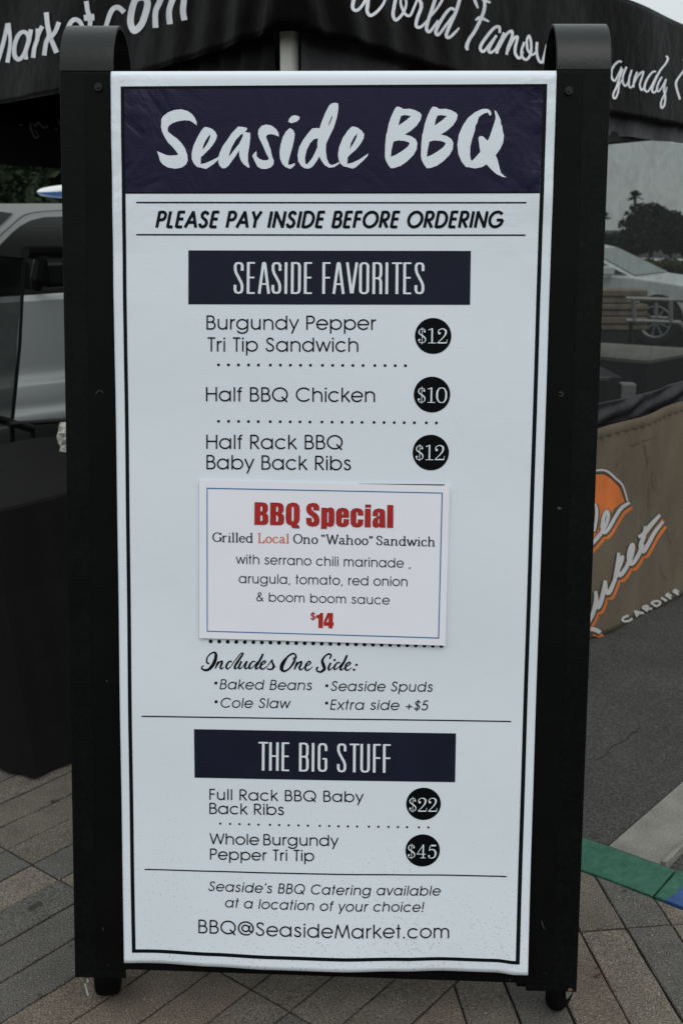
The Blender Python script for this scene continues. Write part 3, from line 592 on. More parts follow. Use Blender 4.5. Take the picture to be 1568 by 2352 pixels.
# painted kerb blocks: green, turning blue to the right of the joint
def kerb_mat():
    mt = mat('painted_kerb', (0.02, 0.12, 0.065), 0.6, 0.35, bump=0.004, bscale=60); n = mt.node_tree; b = n.nodes['Principled BSDF']
    tc = n.nodes.new('ShaderNodeTexCoord'); dp = n.nodes.new('ShaderNodeVectorMath'); dp.operation = 'DOT_PRODUCT'
    ea, eb = atz(1524, 2068), atz(1568, 2041); et = (eb-ea).normalized(); dirv = V((et.y, -et.x, 0)); dp.inputs[1].default_value = dirv
    n.links.new(tc.outputs['Object'], dp.inputs[0])
    nz = n.nodes.new('ShaderNodeTexNoise'); nz.inputs['Scale'].default_value = 22; nz.inputs['Detail'].default_value = 6; n.links.new(tc.outputs['Object'], nz.inputs[0])
    a = n.nodes.new('ShaderNodeMath'); a.operation = 'MULTIPLY_ADD'; a.inputs[1].default_value = 0.025; n.links.new(nz.outputs[0], a.inputs[0]); n.links.new(dp.outputs['Value'], a.inputs[2])
    edge = ea.dot(dirv)
    g = n.nodes.new('ShaderNodeMath'); g.operation = 'GREATER_THAN'; g.inputs[1].default_value = edge + 0.0125; n.links.new(a.outputs[0], g.inputs[0])
    n3 = n.nodes.new('ShaderNodeTexNoise'); n3.inputs['Scale'].default_value = 30; n3.inputs['Detail'].default_value = 8; n.links.new(tc.outputs['Object'], n3.inputs[0])
    rg_ = n.nodes.new('ShaderNodeValToRGB'); rg_.color_ramp.elements[0].position = .3; rg_.color_ramp.elements[1].position = .7
    rg_.color_ramp.elements[0].color = (0.012, 0.068, 0.043, 1); rg_.color_ramp.elements[1].color = (0.024, 0.105, 0.068, 1)
    rb = n.nodes.new('ShaderNodeValToRGB'); rb.color_ramp.elements[0].position = .3; rb.color_ramp.elements[1].position = .7
    rb.color_ramp.elements[0].color = (0.012, 0.040, 0.13, 1); rb.color_ramp.elements[1].color = (0.02, 0.062, 0.19, 1)
    n.links.new(n3.outputs[0], rg_.inputs[0]); n.links.new(n3.outputs[0], rb.inputs[0])
    mm = n.nodes.new('ShaderNodeMix'); mm.data_type = 'RGBA'; n.links.new(g.outputs[0], mm.inputs[0]); n.links.new(rg_.outputs[0], mm.inputs[6]); n.links.new(rb.outputs[0], mm.inputs[7])
    n4 = n.nodes.new('ShaderNodeTexNoise'); n4.inputs['Scale'].default_value = 75; n4.inputs['Detail'].default_value = 9; n4.inputs['Roughness'].default_value = 0.7; n.links.new(tc.outputs['Object'], n4.inputs[0])
    r4 = n.nodes.new('ShaderNodeValToRGB'); r4.color_ramp.elements[0].position = .60; r4.color_ramp.elements[1].position = .68; n.links.new(n4.outputs[0], r4.inputs[0])
    s4 = n.nodes.new('ShaderNodeMath'); s4.operation = 'MULTIPLY'; s4.inputs[1].default_value = 0.75; n.links.new(r4.outputs[0], s4.inputs[0])
    m4 = n.nodes.new('ShaderNodeMix'); m4.data_type = 'RGBA'; n.links.new(s4.outputs[0], m4.inputs[0]); n.links.new(mm.outputs[2], m4.inputs[6]); m4.inputs[7].default_value = (0.045, 0.05, 0.042, 1)
    n.links.new(m4.outputs[2], b.inputs['Base Color']); return mt
M['kerb'] = kerb_mat()
ke = tag(bpy.data.objects.new('kerb', None), kind='structure'); C.objects.link(ke); ke.location = kp(0.2, 0.07)
KL = 0.62
for i in range(-6, 6):
    a0 = 0.185 + i*KL
    q = [kp(a0, 0.001), kp(a0+KL, 0.001), kp(a0+KL, 0.148), kp(a0, 0.148)]
    paver([V(p) for p in reversed(q)], M['kerb'], 'kerb_block', gap=0.003, h=0.055, parent=ke, top=0.002)
# pale concrete gutter running away from the kerb, two slabs with a raised lip
gut = [atz(1398, 1935), atz(1528, 1981), atz(1568, 1942), atz(1640, 1870), atz(1720, 1640), atz(1568, 1788)]
gd = (atz(1568, 1788)-atz(1398, 1935)).normalized(); g0 = atz(1398, 1935); g1 = atz(1529, 1982)
def slab(p, q, r_, s_, z, name, material):
    mb = MB(); pts = [V(p), V(q), V(r_), V(s_)]
    mb.add([(a.x, a.y, z) for a in pts] + [(a.x, a.y, -0.055) for a in pts], [(0, 1, 2, 3), (0, 4, 5, 1), (1, 5, 6, 2), (2, 6, 7, 3), (3, 7, 4, 0)])
    return mb.build(name, material)
gb = (g1-g0)
st = slab(g0+KN*0.0, g1, g1+gd*2.9, g0+gd*2.9, ZA+0.012, 'concrete_gutter', M['concrete']); tag(st, kind='structure')
lip = MB(); lip.frame(V((g1.x-.012, g1.y+.008, -0.03)), gd*2.9, gb.normalized()*0.014, V((0, 0, .033)))
bevel(lip.build('gutter_lip', M['concrete'], st), 0.004)
# the sand-filled dark joint between asphalt and gutter
jt = MB(); jt.frame(V((g0.x-.010, g0.y+.004, -0.03)), gd*2.9, gb.normalized()*0.008, V((0, 0, .0095))); jt.build('joint', M['sand'], st)
# hairline crack and old oil spot in the asphalt
ck = Ink(); rgA = reg(2250, 2600, 2731, 3400, 1414)
ck.stroke([(380, 1300, 5), (450, 1265, 7), (520, 1225, 9), (545, 1165, 9), (600, 1130, 9), (690, 1085, 10), (745, 1055, 10), (775, 1010, 9), (810, 975, 12), (865, 960, 14), (890, 920, 8), (900, 895, 5)], rg=rgA, smooth=False)
groundsurf = lambda x, y, l: atz(x, y, ZA + l)
ck.build('crack', M['sand'], groundsurf, 0.0006, None); tag(bpy.data.objects['crack'], kind='structure')
sp = Ink(); sp.disc(380, 2185, 62, rgA, 38); o = sp.build('oil_spot', mat('oil_spot', (0.030, 0.027, 0.025), 0.7, 0.3, var=0.2, vscale=30), groundsurf, 0.0006, None); tag(o, kind='structure')

gsurf = lambda x, y, l: atz(x, y, 0.0022 + l)
mst = mat('oily_stain', (0.035, 0.032, 0.028), 0.8, 0.2, var=0.35, vscale=120); mgum = mat('trodden_gum', (0.045, 0.042, 0.040), 0.8, 0.2, var=0.2, vscale=90); mlf = mat('dry_leaf_brown', (0.055, 0.032, 0.022), 0.8, 0.2, var=0.3, vscale=90)
rgL = reg(0, 2950, 700, 4096, 1437); rgR = reg(1900, 3000, 2731, 4096, 1568)
for rg_, pl, mt_ in ((rgL, [(232, 1420), (250, 1385), (290, 1365), (310, 1340), (345, 1352), (355, 1380), (320, 1385), (300, 1400), (262, 1415)], mst), (rgL, [(415, 520), (440, 512), (480, 508), (478, 520), (430, 535)], mst), (rgL, [(568, 1705), (585, 1702), (588, 1712), (574, 1716)], mgum), (rgL, [(300, 2108), (330, 2098), (345, 2110), (318, 2124)], mgum),
                    (rgR, [(1110, 1058), (1130, 1050), (1148, 1062), (1135, 1074), (1115, 1070)], mgum), (rgR, [(1150, 1498), (1168, 1494), (1172, 1508), (1155, 1512)], mgum), (rgR, [(900, 1640), (915, 1632), (925, 1645), (908, 1652)], mgum)):
    k = Ink(); k.poly(pl, rg=rg_); k.build('stain', mt_, gsurf, 0, pave)
k = Ink(); k.poly([(893, 1700), (910, 1690), (935, 1683), (965, 1694), (945, 1697), (918, 1708), (900, 1710)], rg=rgR); o = k.build('dry_leaf', mlf, lambda x, y, l: atz(x, y, 0.006+l), 0, None); tag(o, 'small dry brown leaf scrap lying on the pavers right of the sign', 'leaf')

# ================================================================== THE SIGN
B0 = V((-0.02745858, 1.89745777, 0.13)); ux = V((0.99962921, -0.02722956, 0)); up = V((0.00356141, 0.13074369, 0.99140981)); nn = ux.cross(up); nn = nn if nn.y > 0 else -nn
def SP(u, v, d): return B0 + ux*u + up*v - nn*d        # d: towards the viewer
def uv(x, y):
    p = onplane(x, y, B0, nn) - B0; return p.dot(ux), p.dot(up)
KS = [(0, 25), (.03, 4), (.115, 1), (.26, 9), (.40, 16), (.57, 18), (.72, 9), (.826, 2), (.95, 5), (1, 14)]
def dmean(v): return 0.0105 + 0.0085*(math.exp(-max(v, 0)/0.16)*0.9 + 0.1*math.exp(-max(v, 0)/0.8))
def disp(u, v):
    s = min(1, max(0, (u+0.427)/0.799)); d = 0
    for (a, da), (b, db) in zip(KS, KS[1:]):
        if s <= b:
            t = (s-a)/(b-a); t = t*t*(3-2*t); d = da+(db-da)*t; break
    d = d*0.001*(math.exp(-max(v, 0)/0.16)*0.9 + 0.1*math.exp(-max(v, 0)/0.8))
    d += 0.0016*math.sin(7.0*v+1.2)*math.sin(5*u+0.8) + 0.0009*math.sin(17*v+3*u)
    e = max(0, abs(u)-0.33)/0.09
    d += 0.0012*e*math.sin(46*v + 6*u)*math.exp(-((v-1.50)/0.22)**2)
    return d + 0.002
def uvd(x, y):
    v = 0.9
    for _ in range(5):
        d = dmean(v); q = onplane(x, y, B0 - nn*d, nn); r_ = q - (B0 - nn*d); u, v = r_.dot(ux), r_.dot(up)
    return u, v
def sface(x, y, lift):         # a mark printed on the banner; the sheet's own waves then carry it
    u, v = uvd(x, y); return SP(u, v, disp(u, v) + 0.0085 + lift)
mat_scuff = mat('paint_scuff', (0.055, 0.055, 0.052), 0.7, 0.2)
sign = thing('menu_sign', (-0.02, 1.99, 0), 'tall black steel menu sign on casters with a white printed banner, standing on the pavers', 'sign')

# frame bands: flat bars that rise, arch over and come down behind
def band(xo_top, xi_top, xo_bot, xi_bot, ytop, seamy, ybot, nm):
    uo, vo = uv(xo_top, seamy); ui, vi = uv(xi_top, seamy); uo2, vb = uv(xo_bot, ybot); ui2, _ = uv(xi_bot, ybot)
    vs0 = (vo+vi)/2
    T = 0.007; R_ = 0.083
    path = []       # (v along plane frame) -> 3D centre offsets along nn/up; front leg
    mbx = MB(); lo = -0.004
    # front leg from vb up to vs0
    front = [(vb + (vs0-vb)*k/8, lo) for k in range(9)]
    pts = [(SP(0, v, 0) - nn*lo) for v, _ in front]
    sec = []
    for v, _ in front:
        t = (v-vb)/(vs0-vb); sec.append((SP(0, v, 0.0), uo2+(uo-uo2)*t, ui2+(ui-ui2)*t, -nn))
    # arch: centre behind the plane
    lean = math.atan2(up.y, up.z); cen = SP(0, vs0, -R_)
    top_up = up
    n_ = 18; tot = math.pi - 0 + 2*lean*0.0 + R(4)
    for k in range(1, n_+1):
        th = tot*k/n_; d = -nn*math.cos(th) + top_up*math.sin(th)*1.18
        nrm = (-nn*math.cos(th)*1.18 + top_up*math.sin(th)).normalized()
        sec.append((cen + d*R_, uo, ui, nrm))
    # rear leg straight down from arch end, splayed back
    pend = sec[-1][0]; dirr = V((0, math.sin(R(3.5)), -math.cos(R(3.5))))
    Lr = (pend.z-0.10)/abs(dirr.z)
    nr = V((0, math.cos(R(3.5)), math.sin(R(3.5))))
    for k in range(1, 7): sec.append((pend + dirr*Lr*k/6, uo*(1-.18*k/6), ui*(1-.18*k/6), nr))
    full = sec
    for part, sec, mt_n in (('post', full[:9], 'steel'), ('arch', full[8:8+n_+1], 'arch'), ('rear_post', full[8+n_:], 'steel')):
      mbx = MB()
      for c, a, b, nrm in sec:
        for uu, dd in ((a, T/2), (b, T/2), (b, -T/2), (a, -T/2)):
            mbx.v.append(c + ux*uu + nrm*dd)
      band_mesh(mbx, sec, part, mt_n)
    return full
def band_mesh(mbx, sec, nm, mt_n):
    for i in range(len(sec)-1):
        for j in range(4):
            a = i*4+j; b = i*4+(j+1) % 4; mbx.f.append((a, b, b+4, a+4)); mbx.m.append(0)
    e = (len(sec)-1)*4
    mbx.f += [(3, 2, 1, 0), (e, e+1, e+2, e+3)]; mbx.m += [0, 0]
    o = mbx.build(nm, M[mt_n], sign); 
    bm = bmesh.new(); bm.from_mesh(o.data); bmesh.ops.recalc_face_normals(bm, faces=bm.faces); bm.to_mesh(o.data); bm.free()
    for p in o.data.polygons: p.use_smooth = True
    md = o.modifiers.new('bevel', 'BEVEL'); md.width = 0.0018; md.segments = 2; md.limit_method = 'ANGLE'; md.angle_limit = R(50)
    ws = o.modifiers.new('wn', 'WEIGHTED_NORMAL'); ws.keep_sharp = True
sL = band(138.5, 260.5, 173.5, 290, 60, 165, 2243, 'frame_band')
sR = band(1402, 1276.5, 1322.5, 1206, 52, 162, 2277, 'frame_band')
# board behind the banner, between and over the bands
q = [uv(196, 171), uv(1338, 169), uv(1268.5, 2257), uv(224, 2221)]
vb_ = (q[2][1]+q[3][1])/2
mbd = MB()
ul, ur = (q[0][0]+q[3][0])/2, (q[1][0]+q[2][0])/2
c4 = [(q[3][0], q[3][1]), (q[2][0], q[2][1]), (q[1][0], q[1][1]), (q[0][0], q[0][1])]
mbd.add([SP(u, v, 0.0035) for u, v in c4] + [SP(u, v, 0.0058) for u, v in c4], [(0, 3, 2, 1), (4, 5, 6, 7), (0, 1, 5, 4), (1, 2, 6, 5), (2, 3, 7, 6), (3, 0, 4, 7)])
bevel(mbd.build('board', M['board'], sign), 0.0008, 1)
# rear board, the sign's other face
mbr = MB(); pr = sL[-4][0]
mbr.frame(V((-0.44, sL[-7][0].y+0.003, 1.78)), V((0.84, 0, 0)), V((0, 0.003, 0)), V((0, (sL[-1][0].y-sL[-7][0].y)*1.02, -1.60)))
mbr.build('rear_board', M['board'], sign)
# bolts near the top of each band and small ones at the foot
for (x, y, r_) in ((229, 203, 0.0075), (1304, 211, 0.0075), (290+156, 0, 0)):
    if r_ == 0: continue
    u, v = uv(x, y); b_ = MB(); b_.disc(SP(u, v, 0.008), nn, r_, 0.004, 14); b_.disc(SP(u, v, 0.0105), nn, r_*0.55, 0.003, 6)
    bevel(b_.build('bolt', M['screw'], sign), 0.0006, 1)
for (x, y) in ((180+158, 2212), (1158+92, 2231)):
    u, v = uv(x if x > 1000 else 263-12, y); b_ = MB(); b_.disc(SP(u, v, 0.0068), nn, 0.0032, 0.002, 10); b_.build('rivet', M['screw'], sign)
# caster plates, forks and wheels
def caster(x, y, z0, ang, front=True, uw=0.032):
    base = MB(); base.box((x-.006, y+.01, z0+0.004), (0.062, 0.06, 0.006)); base.box((x-.006, y+.02, z0+0.020), (0.058, 0.045, 0.026))
    p = bevel(base.build('caster', M['board'], sign), 0.002)
    fk = MB(); ca_, sa = math.cos(ang), math.sin(ang); ax = V((ca_, sa, 0)); bx = V((-sa, ca_, 0)); rw = z0*0.47; cw = V((x, y, rw))
    for s_ in (-1, 1):
        o_ = V((x, y, z0-0.001)) + ax*s_*(uw/2+0.004)
        pts = [o_ - bx*0.024, o_ + bx*0.024, cw + ax*s_*(uw/2+0.004) + bx*0.010 + V((0, 0, -0.008)), cw + ax*s_*(uw/2+0.004) - bx*0.010 + V((0, 0, -0.008))]
        t = ax*s_*0.0022
        fk.add(pts + [p_+t for p_ in pts], [(0, 1, 2, 3), (7, 6, 5, 4), (0, 4, 5, 1), (1, 5, 6, 2), (2, 6, 7, 3), (3, 7, 4, 0)])
    fk.box((x, y, z0-0.0035), (uw+0.016, 0.05, 0.004), ang)
    fk.disc((x, y, z0+0.001), (0, 0, 1), 0.021, 0.006, 16)
    fk.build('fork', M['zinc'], p)
    wl = MB(); n_ = 24; prof = [(-uw/2, rw*0.80), (-uw/2+0.004, rw*0.95), (-uw*0.15, rw), (uw*0.15, rw), (uw/2-0.004, rw*0.95), (uw/2, rw*0.80)]
    for px, pr_ in prof:
        for j in range(n_):
            th = 2*math.pi*j/n_; wl.v.append(cw + ax*px + (bx*math.cos(th) + V((0, 0, 1))*math.sin(th))*pr_)
    for i in range(len(prof)-1):
        for j in range(n_): wl.f.append((i*n_+j, i*n_+(j+1) % n_, (i+1)*n_+(j+1) % n_, (i+1)*n_+j)); wl.m.append(0)
    wl.f.append(tuple(reversed(range(n_)))); wl.f.append(tuple((len(prof)-1)*n_+j for j in range(n_))); wl.m += [0, 0]
    wl.build('wheel', M['rubber'], p, smooth=True)
cL = atz(249, 2284); cR = atz(1281, 2322)
caster(cL.x, cL.y+0.012, 0.100, R(6), uw=0.050); caster(cR.x+0.004, cR.y+0.012, 0.092, R(-40), uw=0.030)
rearY = sL[-1][0].y
caster(-0.39, rearY-0.03, 0.100, R(30)); caster(0.35, rearY-0.03, 0.100, R(-20))
# cross channel behind the lower edge of the board
ch = MB(); ch.frame(SP(-0.455, 0.03, -0.004), ux*0.885, up*0.05, nn*0.05); ch.frame(SP(0.378, -0.030, -0.006), ux*0.060, up*0.045, nn*0.05)
ch.build('cross_bar', M['board'], sign)
# torn clear strap hanging from the left foot, rust and a chipped white spot on the right foot
rgF = reg(250, 3750, 700, 4096, 1568)
st_ = Ink(); st_.stroke([(318, 640, 26), (330, 690, 26), (348, 760, 26), (362, 810, 28)], rg=rgF, smooth=False); st_.stroke([(350, 575, 18), (360, 600, 22), (340, 625, 12)], rg=rgF)
st_.build('torn_strap', M['tape'], lambda x, y, l: onplane(x, y, B0 - nn*0.004, nn) - nn*l, 0.001, sign)
rgG = reg(1950, 3750, 2400, 4096, 1568)
ru = Ink(); ru.poly([(1118, 712), (1165, 708), (1190, 730), (1150, 752), (1120, 750)], rg=rgG); ru.build('rust_patch', M['rust'], lambda x, y, l: onplane(x, y, B0 - nn*0.0055, nn) - nn*l, 0.0, sign)

for pts in ([(1280, 1165, 3), (1284, 1168, 5), (1288, 1167, 3)], [(1283, 903, 1.5), (1288, 900, 1.5), (1292, 904, 1.5), (1290, 909, 1.5), (1284, 909, 1.5)],
            [(220, 905, 1.2), (228, 897, 1.5), (238, 902, 1)], [(245, 1562, 2), (247, 1566, 3)], [(1243, 2115, 1.5), (1246, 2126, 1.5), (1250, 2134, 1)], [(236, 2130, 1.6), (239, 2138, 1)], [(1170, 2248, 1.4), (1172, 2253, 1)]):
    k = Ink(); k.stroke(pts); k.build('scuff', mat_scuff, lambda x, y, l: onplane(x, y, B0 - nn*0.0062, nn) - nn*l, 0.0, sign)

# ---- banner
corner = {'TL': (254, 162), 'TR': (1278, 160.5), 'BR': (1210.5, 2236), 'BL': (283.5, 2216)}
uvc = {k: uvd(*p) for k, p in corner.items()}
def bpoint(s, t, top=False):
    uT = uvc['TL'][0]*(1-s)+uvc['TR'][0]*s; vT = uvc['TL'][1]*(1-s)+uvc['TR'][1]*s
    uB = uvc['BL'][0]*(1-s)+uvc['BR'][0]*s; vB = uvc['BL'][1]*(1-s)+uvc['BR'][1]*s
    u = uT*(1-t)+uB*t; v = vT*(1-t)+vB*t; return u, v
bn = MB(); NU, NV = 190, 200
for j in range(-4, NV+1):
    for i in range(NU+1):
        s = i/NU
        if j >= 0:
            u, v = bpoint(s, j/NV); d = disp(u, v)+0.0085
            tt = j/NV*1.69
            if tt < 0.012: d -= 0.005*(1-tt/0.012)**2
            bn.v.append(SP(u, v, d))
        else:
            u, v = bpoint(s, 0); k = -j/4; bn.v.append(SP(u, v - 0.002*k*k, disp(u, v)+0.0085-0.005-0.02*k))
for j in range(NV+4):
    for i in range(NU): a = j*(NU+1)+i; bn.f.append((a, a+NU+1, a+NU+2, a+1)); bn.m.append(0)
banner = bn.build('banner', M['vinyl'], sign, smooth=True)
sd_ = banner.modifiers.new('thick', 'SOLIDIFY'); sd_.thickness = 0.0008; sd_.offset = -1
ink = Ink()
def strip(a, b, th, base=None):
    dx, dy = b[0]-a[0], b[1]-a[1]; L = math.hypot(dx, dy); nx, ny = -dy/L*th/2, dx/L*th/2
    return [(a[0]-nx, a[1]-ny), (b[0]-nx, b[1]-ny), (b[0]+nx, b[1]+ny), (a[0]+nx, a[1]+ny)]
# border
O = [(277.5, 198.5), (1256, 192.5), (1191.5, 2211.5), (302, 2192)]
I = [(286, 205), (1246.5, 200), (1182.5, 2203.5), (310.5, 2184)]
bd = Ink()
for k in range(4): bd.quad([O[k], O[(k+1) % 4], I[(k+1) % 4], I[k]])
bd.build('border', M['ink'], sface, 0.0005, banner)
hd = Ink(); hd.quad([(286, 205), (1246.5, 200), (1238.5, 440), (288.5, 441)], 12); hd.build('header_panel', M['navy'], sface, 0.0005, banner)
hb = Ink(); hb.quad([(288.3, 441), (1238.5, 440), (1238.2, 444), (288.4, 445)], 12); hb.build('header_edge', M['ink'], sface, 0.0005, banner)
bx = Ink(); bx.quad([(433, 575), (1081, 576), (1079, 700), (433, 699)]); bx.build('section_box', M['boxink'], sface, 0.0005, banner)
bx = Ink(); bx.quad([(446.2, 1674), (1046.7, 1685), (1044.7, 1797), (447.2, 1786)]); bx.build('section_box', M['boxink'], sface, 0.0005, banner)
for a, b, th in (((313.5, 465.2), (1208, 465.6), 3.4), ((313.5, 539.2), (1206, 540), 3.4), ((326, 1644.5), (1173, 1657.5), 2.9), ((332, 1998), (1162.5, 2013.5), 2.9)):
    k = Ink(); k.quad(strip(a, b, th)); k.build('rule', M['ink'], sface, 0.0005, banner)
# title
T1 = reg(550, 350, 1350, 750, 1568); T2 = reg(1250, 350, 2050, 750, 1568)
tt = Ink()
tt.poly([(155,500),(170,540),(178,575),(200,605),(240,628),(300,638),(350,628),(382,605),(396,575),(393,530),(375,480),(345,435),(310,400),(280,380),(258,362),(241,348),(239,320),(250,300),(280,280),(320,266),(370,259),(412,262),(440,278),(466,298),(466,272),(452,240),(430,210),(395,186),(345,173),(290,178),(240,198),(205,225),(190,250),(187,310),(195,345),(215,390),(243,435),(270,460),(300,495),(322,525),(310,532),(270,535),(235,533),(195,517)], rg=T1)
tt.poly([(527,312),(545,312),(585,325),(612,350),(626,378),(618,410),(590,455),(560,490),(520,530),(498,548),(497,603),(540,592),(590,570),(640,543),(632,570),(600,600),(540,640),(500,630),(472,625),(445,600),(428,565),(426,520),(440,460),(475,385),(505,335)], [[(570,367),(572,390),(555,430),(530,470),(511,490),(520,450),(540,410)]], T1)
tt.poly([(790,308),(825,310),(862,320),(858,335),(843,352),(885,357),(886,395),(878,460),(868,520),(867,580),(880,626),(870,631),(835,605),(812,575),(800,540),(797,494),(770,540),(740,580),(715,615),(690,634),(665,634),(645,615),(635,590),(636,550),(645,515),(670,460),(700,420),(740,360)], [[(828,362),(826,385),(800,440),(760,490),(718,545),(722,520),(740,470),(770,415),(810,372)]], T1)
tt.poly([(932,500),(935,515),(934,540),(955,560),(985,572),(1015,572),(1028,566),(1029,553),(1010,520),(985,460),(955,400),(945,365),(950,330),(975,302),(1010,292),(1050,300),(1085,325),(1105,355),(1110,388),(1085,376),(1050,367),(1025,370),(1010,382),(1010,396),(1025,430),(1045,490),(1057,545),(1070,575),(1066,605),(1045,628),(1010,640),(970,638),(940,620),(920,580),(902,540),(905,528)], rg=T1)
tt.poly([(1195,319),(1220,335),(1233,362),(1230,400),(1215,470),(1195,540),(1183,585),(1183,608),(1205,605),(1236,594),(1232,612),(1215,628),(1200,640),(1160,625),(1135,600),(1118,560),(1114,510),(1122,450),(1140,390),(1165,345)], rg=T1)
tt.poly([(1182,270),(1190,245),(1210,225),(1235,219),(1262,226),(1272,235),(1268,252),(1250,268),(1208,282)], rg=T1)
tt.poly([(0,322),(35,319),(55,323),(70,275),(100,200),(130,142),(150,126),(180,121),(201,128),(202,170),(190,240),(165,320),(130,390),(106,445),(104,500),(112,560),(130,598),(150,610),(180,600),(212,582),(208,600),(170,625),(130,630),(95,610),(70,575),(52,541),(35,575),(0,622),(-30,637),(-60,635),(-90,615),(-112,580),(-117,530),(-105,470),(-75,415),(-50,380),(-10,330)], [[(157,217),(155,235),(140,275),(123,306),(130,275),(145,240)], [(42,399),(38,440),(38,470),(20,510),(0,550),(-30,590),(-47,606),(-58,590),(-58,545),(-45,490),(-20,440),(10,408)]], T2)
tt.poly([(318,306),(350,315),(385,340),(404,368),(400,400),(375,445),(340,488),(300,522),(275,548),(272,600),(310,592),(370,563),(437,518),(430,540),(390,580),(340,625),(315,637),(270,625),(245,620),(220,600),(205,570),(199,525),(208,470),(235,400),(275,340),(300,313)], [[(349,362),(345,390),(320,440),(290,485),(300,440),(325,390)]], T2)
for dx in (0, 282):
    tt.poly([(x+dx, y) for x, y in [(665,150),(690,157),(710,170),(760,168),(800,178),(840,198),(854,218),(845,255),(815,300),(770,340),(722,370),(770,382),(805,405),(820,435),(815,485),(790,530),(740,580),(690,615),(640,632),(612,634),(590,605),(572,570),(566,540),(568,460),(576,370),(582,358),(595,290),(615,230),(640,175),(655,155)]],
        [[(x+dx, y) for x, y in h] for h in ([(694,223),(720,217),(770,224),(730,260),(672,300),(682,255)], [(633,425),(670,416),(720,420),(750,430),(760,440),(745,465),(700,500),(650,530),(612,545),(618,490)])], T2)
tt.poly([(1385,220),(1372,197),(1345,203),(1310,225),(1298,240),(1290,275),(1275,300),(1270,340),(1250,400),(1235,460),(1232,530),(1238,565),(1245,577),(1265,560),(1300,520),(1313,503),(1307,470),(1302,430),(1298,395),(1312,380),(1335,385),(1355,405),(1370,418),(1385,390),(1405,330),(1425,270),(1433,238),(1428,205),(1424,176),(1440,190),(1458,225),(1472,255),(1475,290),(1483,300),(1490,350),(1498,375),(1492,430),(1470,480),(1445,515),(1433,530),(1450,575),(1465,640),(1475,670),(1495,690),(1518,706),(1490,703),(1440,680),(1395,640),(1362,603),(1325,625),(1270,635),(1225,626),(1200,624),(1165,580),(1140,520),(1133,450),(1145,370),(1175,300),(1215,240),(1270,195),(1325,170),(1365,167),(1390,180),(1400,205),(1395,220)], rg=T2)
tt.build('title_lettering', M['white'], sface, 0.0009, banner)

def line(st, font, p0, p1, cap, sw, rg, material='ink', parent=None, surf=None, base=0.0006, name='lettering', **kw):
    k = Ink(); text(k, st, font, p0, p1, cap, sw, rg, **kw); k.build(name, M[material], surf or sface, base, parent if parent is not None else banner)
P1 = reg(540, 780, 2140, 980, 1568)
line('PLEASE PAY INSIDE BEFORE ORDERING', GEO, (80, 128), (1441, 127.5), 64, .185, P1, slant=.19, track=.10)
F1 = reg(900, 1000, 1750, 1220, 1568)
line('SEASIDE FAVORITES', CON, (66, 323), (1467, 325), 233, .075, F1, 'white', nib=(.052, .088), base=0.0009)
S1 = reg(1000, 2930, 1600, 3130, 1568)
line('THE BIG STUFF', CON, (76, 393), (1478, 422), 297, .08, S1, 'white', nib=(.055, .092), base=0.0009)
Z2 = reg(700, 950, 1950, 1950, 1568)
line('Burgundy Pepper', GEO, (159, 462), (1012, 464), 71, .106, Z2, track=.03)
line('Tri Tip Sandwich', GEO, (161, 572), (919, 574), 71, .106, Z2, track=.03)
line('Half BBQ Chicken', GEO, (156, 822), (1003, 826), 72, .106, Z2, track=.03)
line('Half Rack BBQ', GEO, (157, 1061), (841, 1063), 72, .106, Z2, track=.03)
line('Baby Back Ribs', GEO, (158, 1163), (883, 1168), 72, .106, Z2, track=.03)
def dots(xs, y0, y1, r, rg, parent=None, material='ink', surf=None):
    k = Ink()
    for x in xs: k.disc(x, y0+(y1-y0)*(x-xs[0])/(xs[-1]-xs[0]), r, rg, n=12)
    k.build('dotted_line', M[material], surf or sface, 0.0006, parent if parent is not None else banner)
dots([219,269,319,370,419,479,529,579,630,680,740,791,841,892,943,1002,1053,1104,1155], 639, 643, 7.2, Z2)
dots([219,269,319,369,418,478,528,578,627,677,737,788,838,888,938,998,1048,1099,1149,1200,1260,1310], 922, 930, 7.2, Z2)
Z3 = reg(700, 1880, 1900, 2900, 1568)
dots([187+44.6*k for k in range(28)], 896, 921, 10.2, Z3)
Z4 = reg(450, 2800, 2250, 4000, 1568)
line('Full Rack BBQ Baby', GEO, (338, 348), (875, 356), 38.5, .118, Z4, track=.05)
line('Back Ribs', GEO, (338, 397), (598, 401), 38.5, .118, Z4, track=.03)
dots([376,410,443,476,509,549,581,614,648,681,722,755,787,820,852,893,926,961,994,1026,1067,1100], 431, 445, 3.9, Z4)
line('Whole', GEO, (338, 503), (512, 505), 38.5, .118, Z4, track=.03); line('Burgundy', GEO, (526, 505), (788, 508), 38.5, .118, Z4, track=.03)
line('Pepper Tri Tip', GEO, (340, 556), (703, 560), 38.5, .118, Z4, track=.03)
line("Seaside's BBQ Catering available", GEO, (333, 665), (1141, 683), 34, .116, Z4, slant=.16, track=.06)
line('at a location of your choice!', GEO, (391, 721), (1080, 738), 34, .116, Z4, slant=.16, track=.06)
E1 = reg(790, 3600, 1810, 3800, 1568)
line('BBQ@SeasideMarket.com', GEO, (6, 204), (1546, 238), 84, .108, E1, track=.04)
